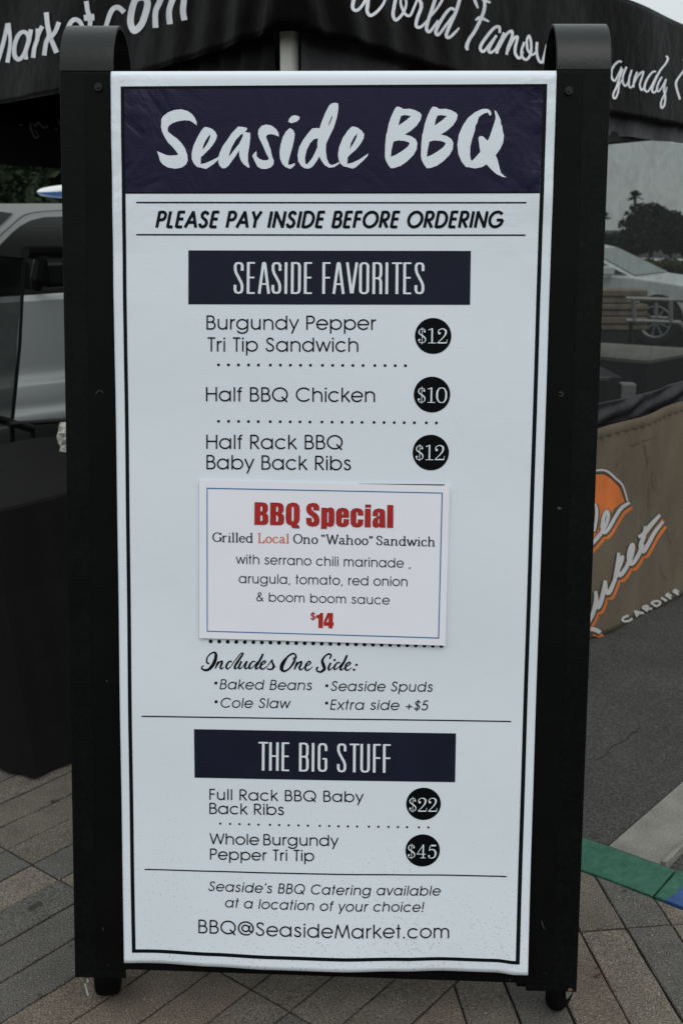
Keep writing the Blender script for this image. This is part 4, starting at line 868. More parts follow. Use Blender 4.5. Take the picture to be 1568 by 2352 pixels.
# prices
Y1 = reg(1600, 1250, 1850, 1900, 1568*905/1568)
for (x, y, r_, ry, rg, st, a, b, cap) in ((1294, 494, 91.5, 90.5, Z2, '$12', (1219, 531), (1366, 532), 76), (1288, 788, 91.5, 90, Z2, '$10', (1217, 829), (1360, 830), 77), (1282, 1079, 91, 89.5, Z2, '$12', (1206, 1117), (1352, 1117), 76),
                                 (1083, 362.5, 60.5, 56.5, Z4, '$22', (1033, 389), (1131, 390), 49), (1080, 525, 60, 56, Z4, '$45', (1028, 551), (1127, 553), 48)):
    k = Ink(); k.disc(x, y, r_, rg, ry, n=48); dd = k.build('price_disc', M['disc'], sface, 0.0006, banner)
    k = Ink(); text(k, st, FIG, a, b, cap, .05, rg, track=.02); k.build('price_lettering', M['white'], sface, 0.0010, banner)
# script line and the four sides
N1 = reg(780, 2560, 1480, 2760, 1568); sc = Ink()
for s_ in ([(128,212,10),(112,205,12),(105,185,10),(115,150,9),(145,120,9),(175,112,12),(188,130,18),(183,175,22),(160,225,22),(125,262,18),(90,270,14),(62,255,10),(65,238,8),(82,230,6)],
 [(182,255,8),(200,215,12),(212,190,8)], [(192,240,6),(220,200,8),(240,190,12),(243,205,14),(228,245,13),(240,258,9),(258,240,5)],
 [(330,200,10),(318,188,8),(295,205,12),(280,240,13),(292,258,9),(320,240,5)],
 [(320,240,5),(370,170,6),(415,120,7),(430,125,10),(400,170,14),(358,235,15),(362,257,10),(385,245,5)],
 [(418,190,12),(395,240,14),(405,258,9),(430,235,5),(460,190,6)], [(466,188,13),(448,238,14),(456,258,9),(480,242,5)],
 [(540,195,9),(518,192,8),(490,225,14),(488,255,11),(515,245,6),(560,195,6)], [(610,124,13),(580,185,15),(545,240,15),(552,258,10),(580,240,5)],
 [(580,236,5),(615,215,6),(632,195,10),(618,188,9),(592,215,13),(588,250,13),(610,260,9),(645,235,5)],
 [(645,240,5),(688,182,8),(692,200,12),(705,235,15),(690,260,12),(655,262,8),(652,250,8)], [(700,258,6),(722,235,4)],
 [(900,170,8),(903,150,13),(895,127,9),(870,124,12),(830,150,12),(790,205,24),(775,255,24),(800,280,13),(845,255,11),(885,200,15),(898,165,10)], [(898,165,9),(882,160,6),(880,180,5)],
 [(890,265,9),(905,225,13),(918,195,9)], [(900,245,6),(930,205,9),(952,195,12),(950,215,14),(935,250,14),(948,268,9),(975,248,5)],
 [(975,245,5),(1015,225,7),(1035,205,10),(1022,192,9),(995,220,13),(988,258,13),(1010,272,9),(1055,240,4)],
 [(1205,170,8),(1218,140,11),(1200,125,11),(1165,145,11),(1140,185,16),(1150,225,21),(1158,260,19),(1125,287,13),(1092,275,10),(1092,252,13),(1105,245,7)],
 [(1215,205,13),(1195,250,13),(1203,270,9),(1235,245,5)], [(1300,208,9),(1278,202,8),(1250,235,13),(1248,262,11),(1275,255,6),(1320,205,5)],
 [(1362,136,13),(1335,195,15),(1302,250,15),(1310,270,9),(1340,248,5)], [(1338,248,5),(1375,228,7),(1392,210,10),(1380,200,9),(1352,225,13),(1348,262,13),(1368,272,8),(1404,250,4)]):
    sc.stroke([(x, y, w_*1.38) for x, y, w_ in s_], rg=N1)
for d in ((1250,180,11),(1446,224,11),(1424,267,11)): sc.disc(*d, rg=N1)
sc.build('script_lettering', M['ink'], sface, 0.0006, banner)
for (bxy, st, a, b) in (((215, 1113), 'Baked Beans', (234, 1145), (713, 1151)), ((793, 1128), 'Seaside Spuds', (811, 1155), (1343, 1161)), ((216, 1210), 'Cole Slaw', (236, 1241), (600, 1245)), ((792, 1218), 'Extra side +$5', (810, 1252), (1318, 1258))):
    k = Ink(); text(k, st, GEO, a, b, 52, .110, Z3, slant=.15, track=.05); k.disc(bxy[0], bxy[1], 8.2, Z3, n=14); k.build('lettering', M['ink'], sface, 0.0006, banner)

# ---- the card stuck on the banner
cc_ = [(457.3, 1103.6), (1032, 1116.3), (1022.3, 1482.8), (457.7, 1466)]
cuv = [uv(*p) for p in cc_]
cp = SP(0, (cuv[0][1]+cuv[2][1])/2, 0.0125)
card = thing('menu_card', SP((cuv[0][0]+cuv[1][0])/2, cuv[2][1], 0.014), 'white paper card with a blue outline and red heading stuck on the tall white banner', 'card')
def cardsurf(x, y, l):
    q = onplane(x, y, B0 - nn*0.0165, nn); r_ = q-(B0 - nn*0.0165); u, v = r_.dot(ux), r_.dot(up)
    curl = 0.0025*max(0, (u+0.05)/0.3)**2 if u > -0.05 else 0
    return SP(u, v, 0.0152 + curl + l)
k = Ink(); k.quad(cc_, 18)
vtop = [cardsurf(x, y, 0.0) for x, y, _ in k.v]; vbot = [cardsurf(x, y, -0.0015) for x, y, _ in k.v]; nvv = len(vtop)
nu = max(1, int(math.hypot(cc_[1][0]-cc_[0][0], cc_[1][1]-cc_[0][1])/18)); nv = nvv//(nu+1) - 1
ring_ = [i for i in range(nu+1)] + [(j+1)*(nu+1)-1 for j in range(1, nv+1)] + [nv*(nu+1)+i for i in range(nu-1, -1, -1)] + [j*(nu+1) for j in range(nv-1, 0, -1)]
fs = [tuple(reversed(f)) for f in k.f] + [tuple(i+nvv for i in f) for f in k.f] + [(ring_[a], ring_[(a+1) % len(ring_)], ring_[(a+1) % len(ring_)]+nvv, ring_[a]+nvv) for a in range(len(ring_))]
obj('paper', vtop+vbot, fs, M['card'], card, smooth=False)
O = [Z3[0](165, 93), Z3[0](1398, 118), Z3[0](1379, 881), Z3[0](166, 846)]; I = [Z3[0](170.5, 99), Z3[0](1392, 123), Z3[0](1373.5, 875), Z3[0](171, 841)]
k = Ink()
for a in range(4): k.quad([O[a], O[(a+1) % 4], I[(a+1) % 4], I[a]], 18)
k.build('outline', M['blue'], cardsurf, 0.0004, card)
k = Ink(); k.quad([Z3[0](960, 71), Z3[0](1407, 75), Z3[0](1407, 80.5), Z3[0](960, 74)]); k.build('rule', M['ink'], sface, 0.0006, banner)
I1 = reg(980, 1980, 1620, 2160, 1568)
RED = [([(95,72),(170,74),(205,82),(222,105),(224,150),(215,170),(198,178),(220,190),(228,215),(227,265),(215,285),(190,293),(93,291)], [[(151,108),(165,110),(172,122),(171,155),(163,163),(150,164)], [(150,195),(165,198),(173,212),(172,248),(164,259),(149,260)]]),
 ([(465,75),(505,82),(530,105),(535,140),(534,240),(525,270),(505,288),(530,303),(532,328),(480,325),(460,318),(455,298),(425,290),(405,270),(400,235),(402,125),(420,90)], [[(467,110),(476,115),(480,130),(479,240),(473,262),(463,262),(455,245),(456,125)]]),
 ([(665,78),(705,86),(725,110),(727,152),(671,148),(670,120),(660,113),(650,120),(650,140),(665,158),(700,185),(722,210),(729,245),(725,280),(705,302),(665,310),(625,302),(603,280),(599,225),(651,226),(653,262),(664,272),(675,262),(676,240),(660,215),(625,190),(604,160),(601,120),(620,90)], []),
 ([(749,126),(802,127),(802,138),(820,125),(845,123),(868,138),(875,165),(874,270),(865,298),(840,312),(815,308),(801,297),(800,332),(746,331)], [[(804,168),(812,164),(820,172),(819,265),(810,278),(804,270)]]),
 ([(955,126),(995,135),(1015,160),(1018,222),(947,221),(944,265),(952,280),(964,276),(967,237),(1018,240),(1015,285),(990,308),(950,315),(915,305),(893,280),(892,165),(915,135)], [[(957,160),(965,168),(966,195),(949,194),(949,168)]]),
 ([(1095,129),(1135,138),(1156,160),(1158,202),(1106,200),(1105,170),(1097,163),(1089,172),(1087,268),(1095,282),(1105,272),(1106,240),(1157,242),(1154,290),(1130,312),(1090,318),(1055,308),(1035,280),(1034,165),(1055,138)], []),
 ([(1178,94),(1233,96),(1233,123),(1178,122)], []), ([(1176,136),(1230,137),(1229,317),(1172,315)], []),
 ([(1310,133),(1350,140),(1370,160),(1373,318),(1319,318),(1319,302),(1300,318),(1275,320),(1252,305),(1248,265),(1258,235),(1290,215),(1317,205),(1318,175),(1310,164),(1302,172),(1302,208),(1250,205),(1252,165),(1270,142)], [[(1316,228),(1303,240),(1301,270),(1308,285),(1316,278)]]),
 ([(1395,99),(1451,100),(1449,321),(1391,320)], [])]
RED.append(([(x+154, y+3) for x, y in RED[0][0]], [[(x+154, y+3) for x, y in h] for h in RED[0][1]]))
k = Ink()
for a, h in RED: k.poly(a, h, I1)
k.build('heading_lettering', M['red'], cardsurf, 0.0006, card)
k = Ink()
k.poly([(749,827),(749,775),(736,775),(737,760),(752,757),(762,747),(774,747),(772,827)], rg=Z3)
k.poly([(776,815),(776,795),(797,747),(826,749),(824,797),(829,797),(829,813),(824,813),(823,829),(801,828),(802,815)], [[(803,770),(801,796),(791,796)]], Z3)
k.stroke([(730,756,6),(726,750,7),(719,749,7),(713,753,7),(714,760,7),(722,764,8),(729,769,8),(729,777,7),(722,781,7),(714,779,7),(711,773,6)], rg=Z3); k.stroke([(721,741,3.5),(720,788,3.5)], rg=Z3)
k.build('price_lettering', M['red'], cardsurf, 0.0006, card)
k = Ink()
for a, h in RED:
    for lp in [a]+h: k.stroke([(x, y, 2.6) for x, y in lp+[lp[0]]], rg=I1, smooth=False)
k.build('heading_outline', M['rededge'], cardsurf, 0.0009, card)
G1 = reg(830, 2100, 1780, 2220, 1568)
def gb_(x): return 112 + (x-35)*29/1465
for wd, a, b, mt in (('Grilled', 35, 302, 'cardink'), ('Local', 332, 540, 'orangeink'), ('Ono', 567, 726, 'cardink'), ('"Wahoo~', 752, 1088, 'cardink'), ('Sandwich', 1115, 1501, 'cardink')):
    line(wd, SER, (a, gb_(a)), (b, gb_(b)), 63, .07, G1, mt, card, cardsurf, 0.0005, nib=(.085, .15), dotr=.06)
line('with serrano chili marinade ,', GEO, (318, 491), (1230, 512), 50, .108, Z3, 'cardink', card, cardsurf, 0.0005, track=.04)
line('arugula, tomato, red onion', GEO, (333, 592), (1214, 608), 50, .108, Z3, 'cardink', card, cardsurf, 0.0005, track=.04)
line('& boom boom sauce', GEO, (425, 687), (1122, 704), 48, .108, Z3, 'cardink', card, cardsurf, 0.0005, track=.04)

# ================================================================== THE CANOPY TENT
zc = 2.074
Pc = V((-0.145, 3.30, zc)); dR = V((1.896, 2.78, 0)).normalized(); dL = V((-1.34, 1.80, 0)).normalized()
LR, LL = 4.0, 3.05
PR = Pc + dR*LR; PL_ = Pc + dL*LL; PF = PR + PL_ - Pc
nR = V((dR.y, -dR.x, 0)); nL = V((dL.y, -dL.x, 0)); nL = nL if nL.y < 0 else -nL
tent = thing('canopy_tent', (Pc.x+.6, Pc.y+2.2, 0), 'black canopy tent with white script on its valances, standing behind the menu sign', 'canopy')
VH = 0.46
def vdisp(s, z, ph):
    f = math.exp(-s/0.35); g = min(1.0, max(0, s)/0.09)
    return g*(0.018*math.sin(2.3*s+ph) + 0.006*math.sin(7.1*s+3*z+ph) + f*0.018*math.sin(30*s + 8*z) + 0.004*math.sin(9*z+4*s) + 0.007*math.sin(5*s-16*z+ph)*math.exp(-s/1.5))
def vz(s, t, ln): # bottom edge sags a little between the legs
    return zc - 0.03*math.sin(math.pi*min(1, s/ln)) + t
def valance(p, d, n_, ln, name, ph, hh):
    mb = MB(); NS, NT = 240, 20
    mb.grid(lambda a, b: p + d*(a*ln) + n_*(vdisp(a*ln, b*hh, ph) + 0.012*(1-b)**3) + V((0, 0, -0.03*math.sin(math.pi*a)*(1-b) + b*hh)), NS, NT)
    # rolled hem
    o = mb.build(name, M['fabric'], tent, smooth=True); so_ = o.modifiers.new('t', 'SOLIDIFY'); so_.thickness = 0.002; so_.offset = 0; return o
valR = valance(Pc, dR, nR, LR, 'valance', 0.6, VH)
valL = valance(Pc, dL, nL, LL, 'valance', 2.1, VH)
nB1 = -nL; nB2 = -nR
valance(PR, dL, -nL, LL, 'valance', 1.0, VH)
valB = valance(PL_, dR, -nR, LR, 'valance', 4.0, VH)
# hems: a stitched doubled strip along the lower edge
cp_ = MB()
def corner_patch(a, b):
    t = a*2-1; d, n_ = (dR, nR) if t > 0 else (dL, nL); s_ = abs(t)*0.085
    base = Pc + d*s_; out_ = (nR+nL).normalized()
    return base + out_*(0.012*(1-abs(t)) + 0.007 + 0.003*math.sin(7*a+9*b)) + n_*vdisp(s_, b*VH, 0.6 if t > 0 else 2.1) + V((0, 0, -0.004 + b*VH))
cp_.grid(corner_patch, 24, 12); o = cp_.build('corner_patch', M['fabric'], tent, smooth=True); so_ = o.modifiers.new('t', 'SOLIDIFY'); so_.thickness = 0.002; so_.offset = 0
# roof: four sagging panels to a low peak (fabric dips between the frame)
peak = (Pc+PF)/2 + V((-0.35, 0.1, VH+0.30)); 
rf = MB(); cs = [Pc, PR, PF, PL_]
for a in range(4):
    A1, B1 = cs[a]+V((0, 0, VH)), cs[(a+1) % 4]+V((0, 0, VH))
    rf.grid(lambda s, t: (A1*(1-s)+B1*s)*(1-t)+peak*t + V((0, 0, -0.14*math.sin(math.pi*t)*(0.5+0.5*math.sin(math.pi*s)))), 12, 8)
ro = rf.build('roof', M['fabric'], tent, smooth=True); so_ = ro.modifiers.new('t', 'SOLIDIFY'); so_.thickness = 0.003
# legs: square white tubes
for p in (Pc, PR, PF, PL_):
    inw = ((PF+Pc)/2 - p); inw.z = 0; inw.normalize(); q = V((p.x, p.y, 0)) + inw*0.05
    if p is Pc: q = V((-0.158, 3.435, 0))
    ang = math.atan2(dR.y, dR.x)
    lg = MB(); lg.box((q.x, q.y, 1.62), (0.040, 0.040, 1.70), ang); lg.box((q.x, q.y, 0.38), (0.032, 0.032, 0.80), ang); lg.box((q.x, q.y, -0.012), (0.10, 0.10, 0.012), ang)
    bevel(lg.build('leg', M['pole'], tent), 0.003)
# scissor struts inside the canopy
for a in range(4):
    A1, B1 = cs[a], cs[(a+1) % 4]; sb = MB()
    for k in range(3):
        s0, s1 = A1.lerp(B1, k/3), A1.lerp(B1, (k+1)/3)
        sb.tube([s0+V((0, 0, .05)), s1+V((0, 0, .36))], 0.011, 6); sb.tube([s0+V((0, 0, .36)), s1+V((0, 0, .05))], 0.011, 6)
    cen = (Pc+PF)/2; off = (cen-(A1+B1)/2); off.z = 0; off.normalize()
    sb.v = [v+off*0.06 for v in sb.v]; sb.build('truss', M['blackplastic'], tent)
# lettering on the valances
def vsurf(p, d, n_, ln, ph):
    def f(x, y, l):
        q = onplane(x, y, p, n_); s = (q-p).dot(d); t = q.z - zc
        for _ in range(3):
            dd = vdisp(s, max(t, 0), ph) + 0.012*max(0, 1-t/VH)**3
            q = onplane(x, y, p + n_*dd, n_); s = (q-p).dot(d); t = q.z-zc
        return q + n_*l
    return f
V1 = reg(0, 0, 600, 650, 1568); VA = reg(0, 0, 1300, 1000, 1568); VB = reg(600, 0, 1300, 300, 1568)
k = Ink()
for s_ in ([(-130,760,46),(-95,500,44),(-75,300,44)], [(-70,300,42),(-50,470,40),(-20,640,44)], [(-20,660,48),(50,430,44),(88,245,40)], [(98,242,46),(118,440,36),(88,655,46)],
 [(312,400,44),(292,350,42),(250,335,42),(200,375,46),(163,480,46),(165,580,48),(205,622,44),(255,580,42),(300,470,46),(325,350,46)], [(332,308,46),(312,430,46),(280,540,44),(283,622,42)],
 [(405,300,46),(402,400,44),(370,500,44),(357,605,48)], [(402,400,40),(425,325,46),(455,275,46)],
 [(495,130,52),(508,260,50),(525,370,50),(492,450,46),(473,580,48)], [(628,232,48),(590,330,46),(540,395,44)], [(535,390,48),(602,552,54)],
 [(720,400,44),(850,360,40),(872,290,42),(840,225,46),(790,205,48),(740,250,48),(700,380,46),(715,500,44),(800,490,40)],
 [(912,12,50),(928,120,48),(950,180,48),(950,280,46),(925,420,44)], [(888,188,62),(997,180,70)],
 [(1310,130,54),(1245,78,52),(1180,110,52),(1130,240,48),(1105,380,46),(1140,470,46),(1200,440,44)]):
    k.stroke(s_, rg=V1)
k.stroke([(676,-12,30),(655,5,30),(640,50,32),(634,110,32),(652,148,32),(685,120,32),(705,70,32),(716,20,32),(706,-8,30),(676,-12,30)], rg=VA)
k.disc(1045, 440, 26, V1)
k.stroke([(130,-60,50),(90,30,52),(58,110,50),(58,250,52)], rg=VB); k.stroke([(250,-80,50),(203,20,52),(180,110,52),(187,218,54)], rg=VB); k.stroke([(322,-80,52),(312,20,54),(305,100,54),(318,183,54)], rg=VB)
k.stroke([(90,20,50),(150,-70,50),(230,-110,50),(250,-80,50)], rg=VB)
k.build('valance_lettering', M['valprint'], vsurf(Pc, dL, nL, LL, 2.1), 0.0026, tent, dl=0.0002)
R1 = reg(1350, 0, 2200, 320, 1568); R2 = reg(2100, 50, 2731, 650, 1568)
k = Ink()
for s_ in [[(150,-90,24),(120,-20,28),(108,20,28),(106,60,26),(130,78,24),(160,60,22),(195,10,22),(225,-60,20)], [(240,-80,24),(222,-20,26),(215,40,28),(212,85,26),(235,115,24),(280,90,22),(330,30,20),(355,-40,16)],
 [(440,-60,24),(425,-20,26),(410,50,26),(402,110,26),(420,148,24),(450,130,22),(485,80,20),(500,20,18),(480,-30,18),(458,10,18),(472,70,20),(500,112,20),(530,112,20),(555,60,18),(580,0,18)],
 [(575,-10,18),(605,15,26),(608,60,26),(582,130,26),(572,190,24),(600,202,22),(640,170,20),(672,130,16)],
 [(680,120,16),(735,50,20),(785,-40,20)], [(725,-40,24),(712,0,26),(690,70,26),(660,160,26),(650,215,26),(672,235,22),(705,195,20),(735,150,16)],
 [(855,75,22),(830,62,20),(790,100,24),(735,190,26),(718,240,26),(740,255,22),(790,190,20),(850,110,18)], [(905,-50,24),(895,-10,26),(865,90,26),(820,190,26),(795,260,26),(815,278,22),(860,240,20),(890,205,12)],
]: k.stroke(s_, rg=R1)
k.build('valance_lettering', M['valprint'], vsurf(Pc, dR, nR, LR, 0.6), 0.0026, tent, dl=0.0002)
k = Ink()
for s_ in [ [(1000,-20,20),(1010,15,24),(1030,62,12)], [(1040,-20,20),(1085,5,22),(1122,20,16)], [(1060,-20,20),(1078,20,24),(1072,80,26),(1050,140,26),(1005,230,26),(965,290,26),(945,345,28),(955,370,16)], [(1008,150,12),(1045,132,26),(1110,160,12)],
 [(1187,245,18),(1185,200,22),(1150,205,22),(1100,260,24),(1052,330,24),(1047,365,24),(1070,380,20),(1110,330,18),(1165,260,14)], [(1165,262,20),(1130,320,22),(1108,370,22),(1125,388,20),(1160,360,16),(1190,300,14)],
 [(1222,240,20),(1190,320,22),(1165,395,22)], [(1175,370,16),(1235,260,20),(1275,230,22),(1280,270,22),(1250,350,22),(1240,405,20)], [(1245,385,16),(1290,290,20),(1320,275,20),(1303,350,22),(1305,400,22),(1335,430,20),(1362,380,14)],
 [(1370,310,18),(1350,370,20),(1355,420,20),(1385,440,20),(1415,400,20),(1420,320,18),(1405,265,18),(1388,300,18),(1395,370,18),(1430,405,16),(1458,380,14)],
 [(1465,310,20),(1462,380,20),(1475,440,20),(1500,460,18),(1520,400,18),(1537,330,16)], [(1537,330,18),(1520,410,18),(1522,470,18),(1550,475,16)]]:
    k.stroke(s_, rg=R1)
k.build('valance_lettering', M['valprint'], vsurf(Pc, dR, nR, LR, 0.6), 0.0026, tent, dl=0.0002)
k = Ink()
for s_ in [[(950,495,16),(930,485,20),(890,510,22),(852,570,22),(850,640,22),(880,680,20),(915,620,18),(950,540,14)], [(960,560,20),(930,640,22),(900,740,22),(870,800,20),(868,845,20),(890,850,18),(915,790,18),(925,720,16),(960,660,12)],
 [(998,540,20),(965,620,20),(960,690,20),(985,730,20),(1015,690,18),(1050,570,16)], [(1050,570,18),(1025,650,20),(1022,730,20),(1045,745,16),(1070,700,12)],
 [(1105,590,20),(1075,660,20),(1065,745,20)], [(1075,700,14),(1120,620,18),(1165,590,20),(1150,650,20),(1130,720,20),(1150,770,20),(1185,730,14)],
 [(1290,590,18),(1260,590,18),(1210,650,22),(1180,720,22),(1180,770,22),(1210,785,18),(1250,720,16),(1300,620,14)], [(1390,430,18),(1408,460,22),(1385,510,20),(1330,580,20),(1280,680,22),(1250,770,22),(1275,795,20),(1310,750,14)],
 [(1350,640,18),(1320,690,20),(1297,760,20),(1315,785,18),(1350,740,16),(1390,660,14)], [(1390,660,18),(1368,760,20),(1382,840,20),(1372,920,20),(1345,948,20),(1338,900,18),(1355,850,16),(1385,790,14),(1397,740,12)],
]: k.stroke(s_, rg=R2)
k.build('valance_lettering', M['valprint'], vsurf(Pc, dR, nR, LR, 0.6), 0.0026, tent, dl=0.0002)
k = Ink()
for s_ in [ [(1640,440,20),(1600,470,20),(1560,465,18)], [(1575,570,22),(1520,640,20),(1490,700,24),(1500,770,22),(1530,865,22)], [(1620,560,22),(1600,700,22),(1580,850,22)]]:
    k.stroke(s_, rg=R2)
k.build('valance_lettering', M['valprint'], vsurf(Pc, dR, nR, LR, 0.6), 0.0026, tent, dl=0.0002)
# print showing through the far valance
G_ = reg(0, 300, 260, 560, 1568); k = Ink()
for s_ in ([(460,1205,35),(570,1200,30)], [(740,1150,50),(740,1250,50),(790,1400,50),(860,1510,45),(930,1500,30),(900,1400,25),(830,1320,20)], [(800,1160,25),(860,1230,50),(930,1150,60),(990,1210,45),(1060,1270,45),(1140,1260,45),(1150,1210,30)], [(1410,1070,60),(1440,1180,60)], [(1320,1280,30),(1410,1325,30)]):
    k.stroke(s_, rg=G_)
k.build('lettering_showing_through', M['ghost'], lambda x, y, l: onplane(x, y, PL_ + nR*0.04, nR) + nR*l, 0.0, tent, dl=0.0002)
# rolled-up wall below the far valance
rw_ = MB(); rw_.grid(lambda a, b: PL_ + dR*(a*LR) - nR*(0.03 + 0.01*math.sin(9*a+3*b)) + V((0, 0, 0.12 - 0.34*b - 0.02*a)), 30, 4)
rw_.build('rolled_wall', M['fabric_in'], tent, smooth=True)
# side wall on the right: opaque head strip, then the tinted window
wo = -nR*0.05
def wallpt(x, y, k=0.0): return onplane(x, y, Pc + wo - nR*k, nR)
def wpoly(px, material, name, k=0.0, nu=26, nv=8, amp=0.012, z0=None):
    """px: top polyline (list), bottom polyline (list) in measuring units, same length"""
    tp, bt = px; mb = MB(); n = len(tp)-1
    def fn(a, b):
        i = min(int(a*n), n-1); t = a*n-i
        T_ = wallpt(*tp[i], k).lerp(wallpt(*tp[i+1], k), t); B_ = wallpt(*bt[i], k).lerp(wallpt(*bt[i+1], k), t)
        p = T_.lerp(B_, b); s = (p-Pc).dot(dR)
        return p + nR*(amp*math.sin(11*s+4*p.z) + amp*0.6*math.sin(23*s-9*p.z))
    mb.grid(fn, nu*n, nv); return mb.build(name, material, tent, smooth=True)
wpoly(([(690, 40), (746, 50), (1000, 120), (1400, 235), (1650, 290)], [(690, 200), (746, 230), (1000, 270), (1397, 309), (1650, 341)]), M['wallfab'], 'side_wall', 0.0)
wpoly(([(1300, 280), (1397, 300), (1471, 312)], [(1300, 338), (1397, 327.5), (1471, 319)]), M['fabric_in'], 'wall_binding', 0.012, nv=2, amp=0.0)
wpoly(([(740, 360), (1397, 326), (1471, 318.5), (1568, 331), (1700, 350)], [(740, 1500), (1397, 1120), (1471, 1080), (1568, 1035), (1700, 980)]), M['screen'], 'window_film', 0.006, nu=14, nv=22, amp=0.008)
# added dark sheet left of the corner pole, standing in for interior shade
def wl_(x, y): return onplane(x, y, Pc - nL*0.06, nL)
cu = MB(); cu.grid(lambda a, b: wl_(330+(628-330)*a, 20+b*(260)) + nL*0.012*math.sin(40*a+3*b), 40, 6); cu.build('shade_sheet', M['fabric_in'], tent, smooth=True)

# brown printed banner along the ground under the window
b0, b1 = atz(1359, 1464, -0.02), atz(1568, 1372, -0.02); db = (b1-b0).normalized(); nb = V((db.y, -db.x, 0)); nb = nb if nb.y < 0 else -nb
tl = onplane(1376, 979, b0, nb); tr_ = onplane(1568, 921, b0, nb)
zt = (tl.z+tr_.z)/2
print('brown banner', b0, b1, tl, tr_)
def bsurf(s, z): return b0 + db*s + nb*(0.012*math.sin(6*s+1) + 0.008*math.sin(14*s+5*z) + 0.010*math.sin(9*z+3*s)*(z/ zt)) + V((0, 0, z))
bb = thing('printed_banner', b0.lerp(b1, 0.5), 'brown canvas banner with orange and white logo reaching the asphalt right of the sign', 'banner')
s1 = (b1-b0).length
def topz(s): t = ((s)/(s1)); return (tl.z*(1-t)+tr_.z*t) - b0.z
mb = MB(); mb.grid(lambda a, b: bsurf(-0.7+a*(s1+1.5), b*topz(-0.7+a*(s1+1.5))), 90, 30)
o = mb.build('canvas', M['brown'], bb, smooth=True); so_ = o.modifiers.new('t', 'SOLIDIFY'); so_.thickness = 0.002; so_.offset = 0
hm = MB()
hm.grid(lambda a, b: bsurf(-0.7+a*(s1+1.5), topz(-0.7+a*(s1+1.5)) - 0.035*b) + nb*(0.006+0.004*math.sin(a*260)+0.003*math.sin(b*3)), 260, 3); hm.build('gathered_hem', M['brown'], bb, smooth=True)
def bprint(x, y, l):
    q = onplane(x, y, b0, nb); s, z = (q-b0).dot(db), q.z-b0.z
    for _ in range(3):
        dd = 0.012*math.sin(6*s+1) + 0.008*math.sin(14*s+5*z) + 0.010*math.sin(9*z+3*s)*(z/zt)
        q = onplane(x, y, b0+nb*dd, nb); s, z = (q-b0).dot(db), q.z-b0.z
    return q + nb*l
L1 = reg(2330, 1700, 2731, 2700, 943)
blob = [(-200,600),(-50,500),(60,465),(140,463),(190,463),(240,490),(300,535),(345,585),(370,650),(390,720),(330,750),(280,790),(250,860),(200,960),(110,1060),(-50,1000),(-150,850)]
LET = [[(30,1160,38),(110,1075,38),(165,1005,34),(218,900,34),(226,830,34),(205,815,34),(180,880,34),(172,960,38),(190,1008,36),(232,970,34),(290,870,34),(350,780,34),(428,728,28)],
 [(105,740,20),(118,800,28),(112,900,28),(90,1000,30)],
 [(10,1900,40),(80,1775,40),(110,1650,38),(108,1560,30)], [(112,1600,36),(125,1710,42),(160,1650,42),(190,1510,36),(197,1460,30)], [(197,1470,34),(205,1560,40),(235,1570,40),(280,1470,36),(310,1380,30)],
 [(326,1200,26),(312,1320,36),(285,1470,36)], [(290,1430,30),(345,1300,32),(360,1240,32),(335,1260,28),(312,1340,34),(335,1410,40),(395,1340,38),(430,1250,34)],
 [(400,1330,34),(440,1250,34),(462,1150,34),(448,1125,34),(422,1200,38),(425,1280,40),(455,1300,38),(510,1220,38),(550,1120,36)],
 [(575,950,30),(562,1040,40),(532,1130,42),(555,1185,42),(600,1120,40),(660,1010,36),(742,905,28)], [(508,1052,28),(560,1022,44),(620,945,44),(712,843,28)],
 [(60,1915,36),(110,1925,40),(155,1950,36)]]
k = Ink()
for s_ in LET: k.stroke([(x+30, y+46, w_+6) for x, y, w_ in s_], rg=L1)
k.build('logo_shadow', M['orange'], bprint, 0.0022, bb, dl=0.0002)
k = Ink(); k.poly(blob, rg=L1, fine=9); k.build('logo_blob', M['orange'], bprint, 0.0032, bb, dl=0.0002)
k = Ink()
for s_ in LET: k.stroke([(x+4, y+8, w_+26) for x, y, w_ in s_], rg=L1)
k.stroke([(60,445,22),(140,440,24),(190,442,26),(240,468,28),(295,520,28),(335,560,26),(362,610,26),(395,715,20)], rg=L1)
k.build('logo_outline', M['brownprint'], bprint, 0.0042, bb, dl=0.0002)
k = Ink()
for s_ in LET: k.stroke(s_, rg=L1)
k.stroke([(60,430,14),(140,424,17),(190,425,18),(240,450,20),(300,505,20),(345,545,18),(375,600,16),(408,715,14)], rg=L1)
k.build('logo_lettering', M['greyprint'], bprint, 0.0052, bb, dl=0.0002)
k = Ink()
text(k, 'CARDIFF', GEO, (385, 1862), (930, 1572), 88, .24, L1, up=(-.62, -.40), track=.28)
k.build('logo_lettering', M['greyprint'], bprint, 0.0052, bb, dl=0.0002)
k = Ink()
for s_ in ([(440,190,20),(480,180,34),(560,150,22),(600,140,10),(690,110,14),(720,105,6)], [(575,180,10),(590,260,26),(605,320,28),(598,390,12)], [(655,440,14),(665,520,48),(675,600,40),(672,640,10)], [(310,320,8),(318,370,20),(305,400,8)], [(785,980,8),(800,1040,18),(820,1090,14),(812,1130,8)], [(735,1290,8),(735,1360,26),(760,1420,30),(785,1460,10)], [(610,580,6),(615,700,10),(612,780,4)]):
    k = Ink(); k.stroke(s_, rg=L1); k.build('stain', M['stain'], bprint, 0.002, bb, dl=0.0002)

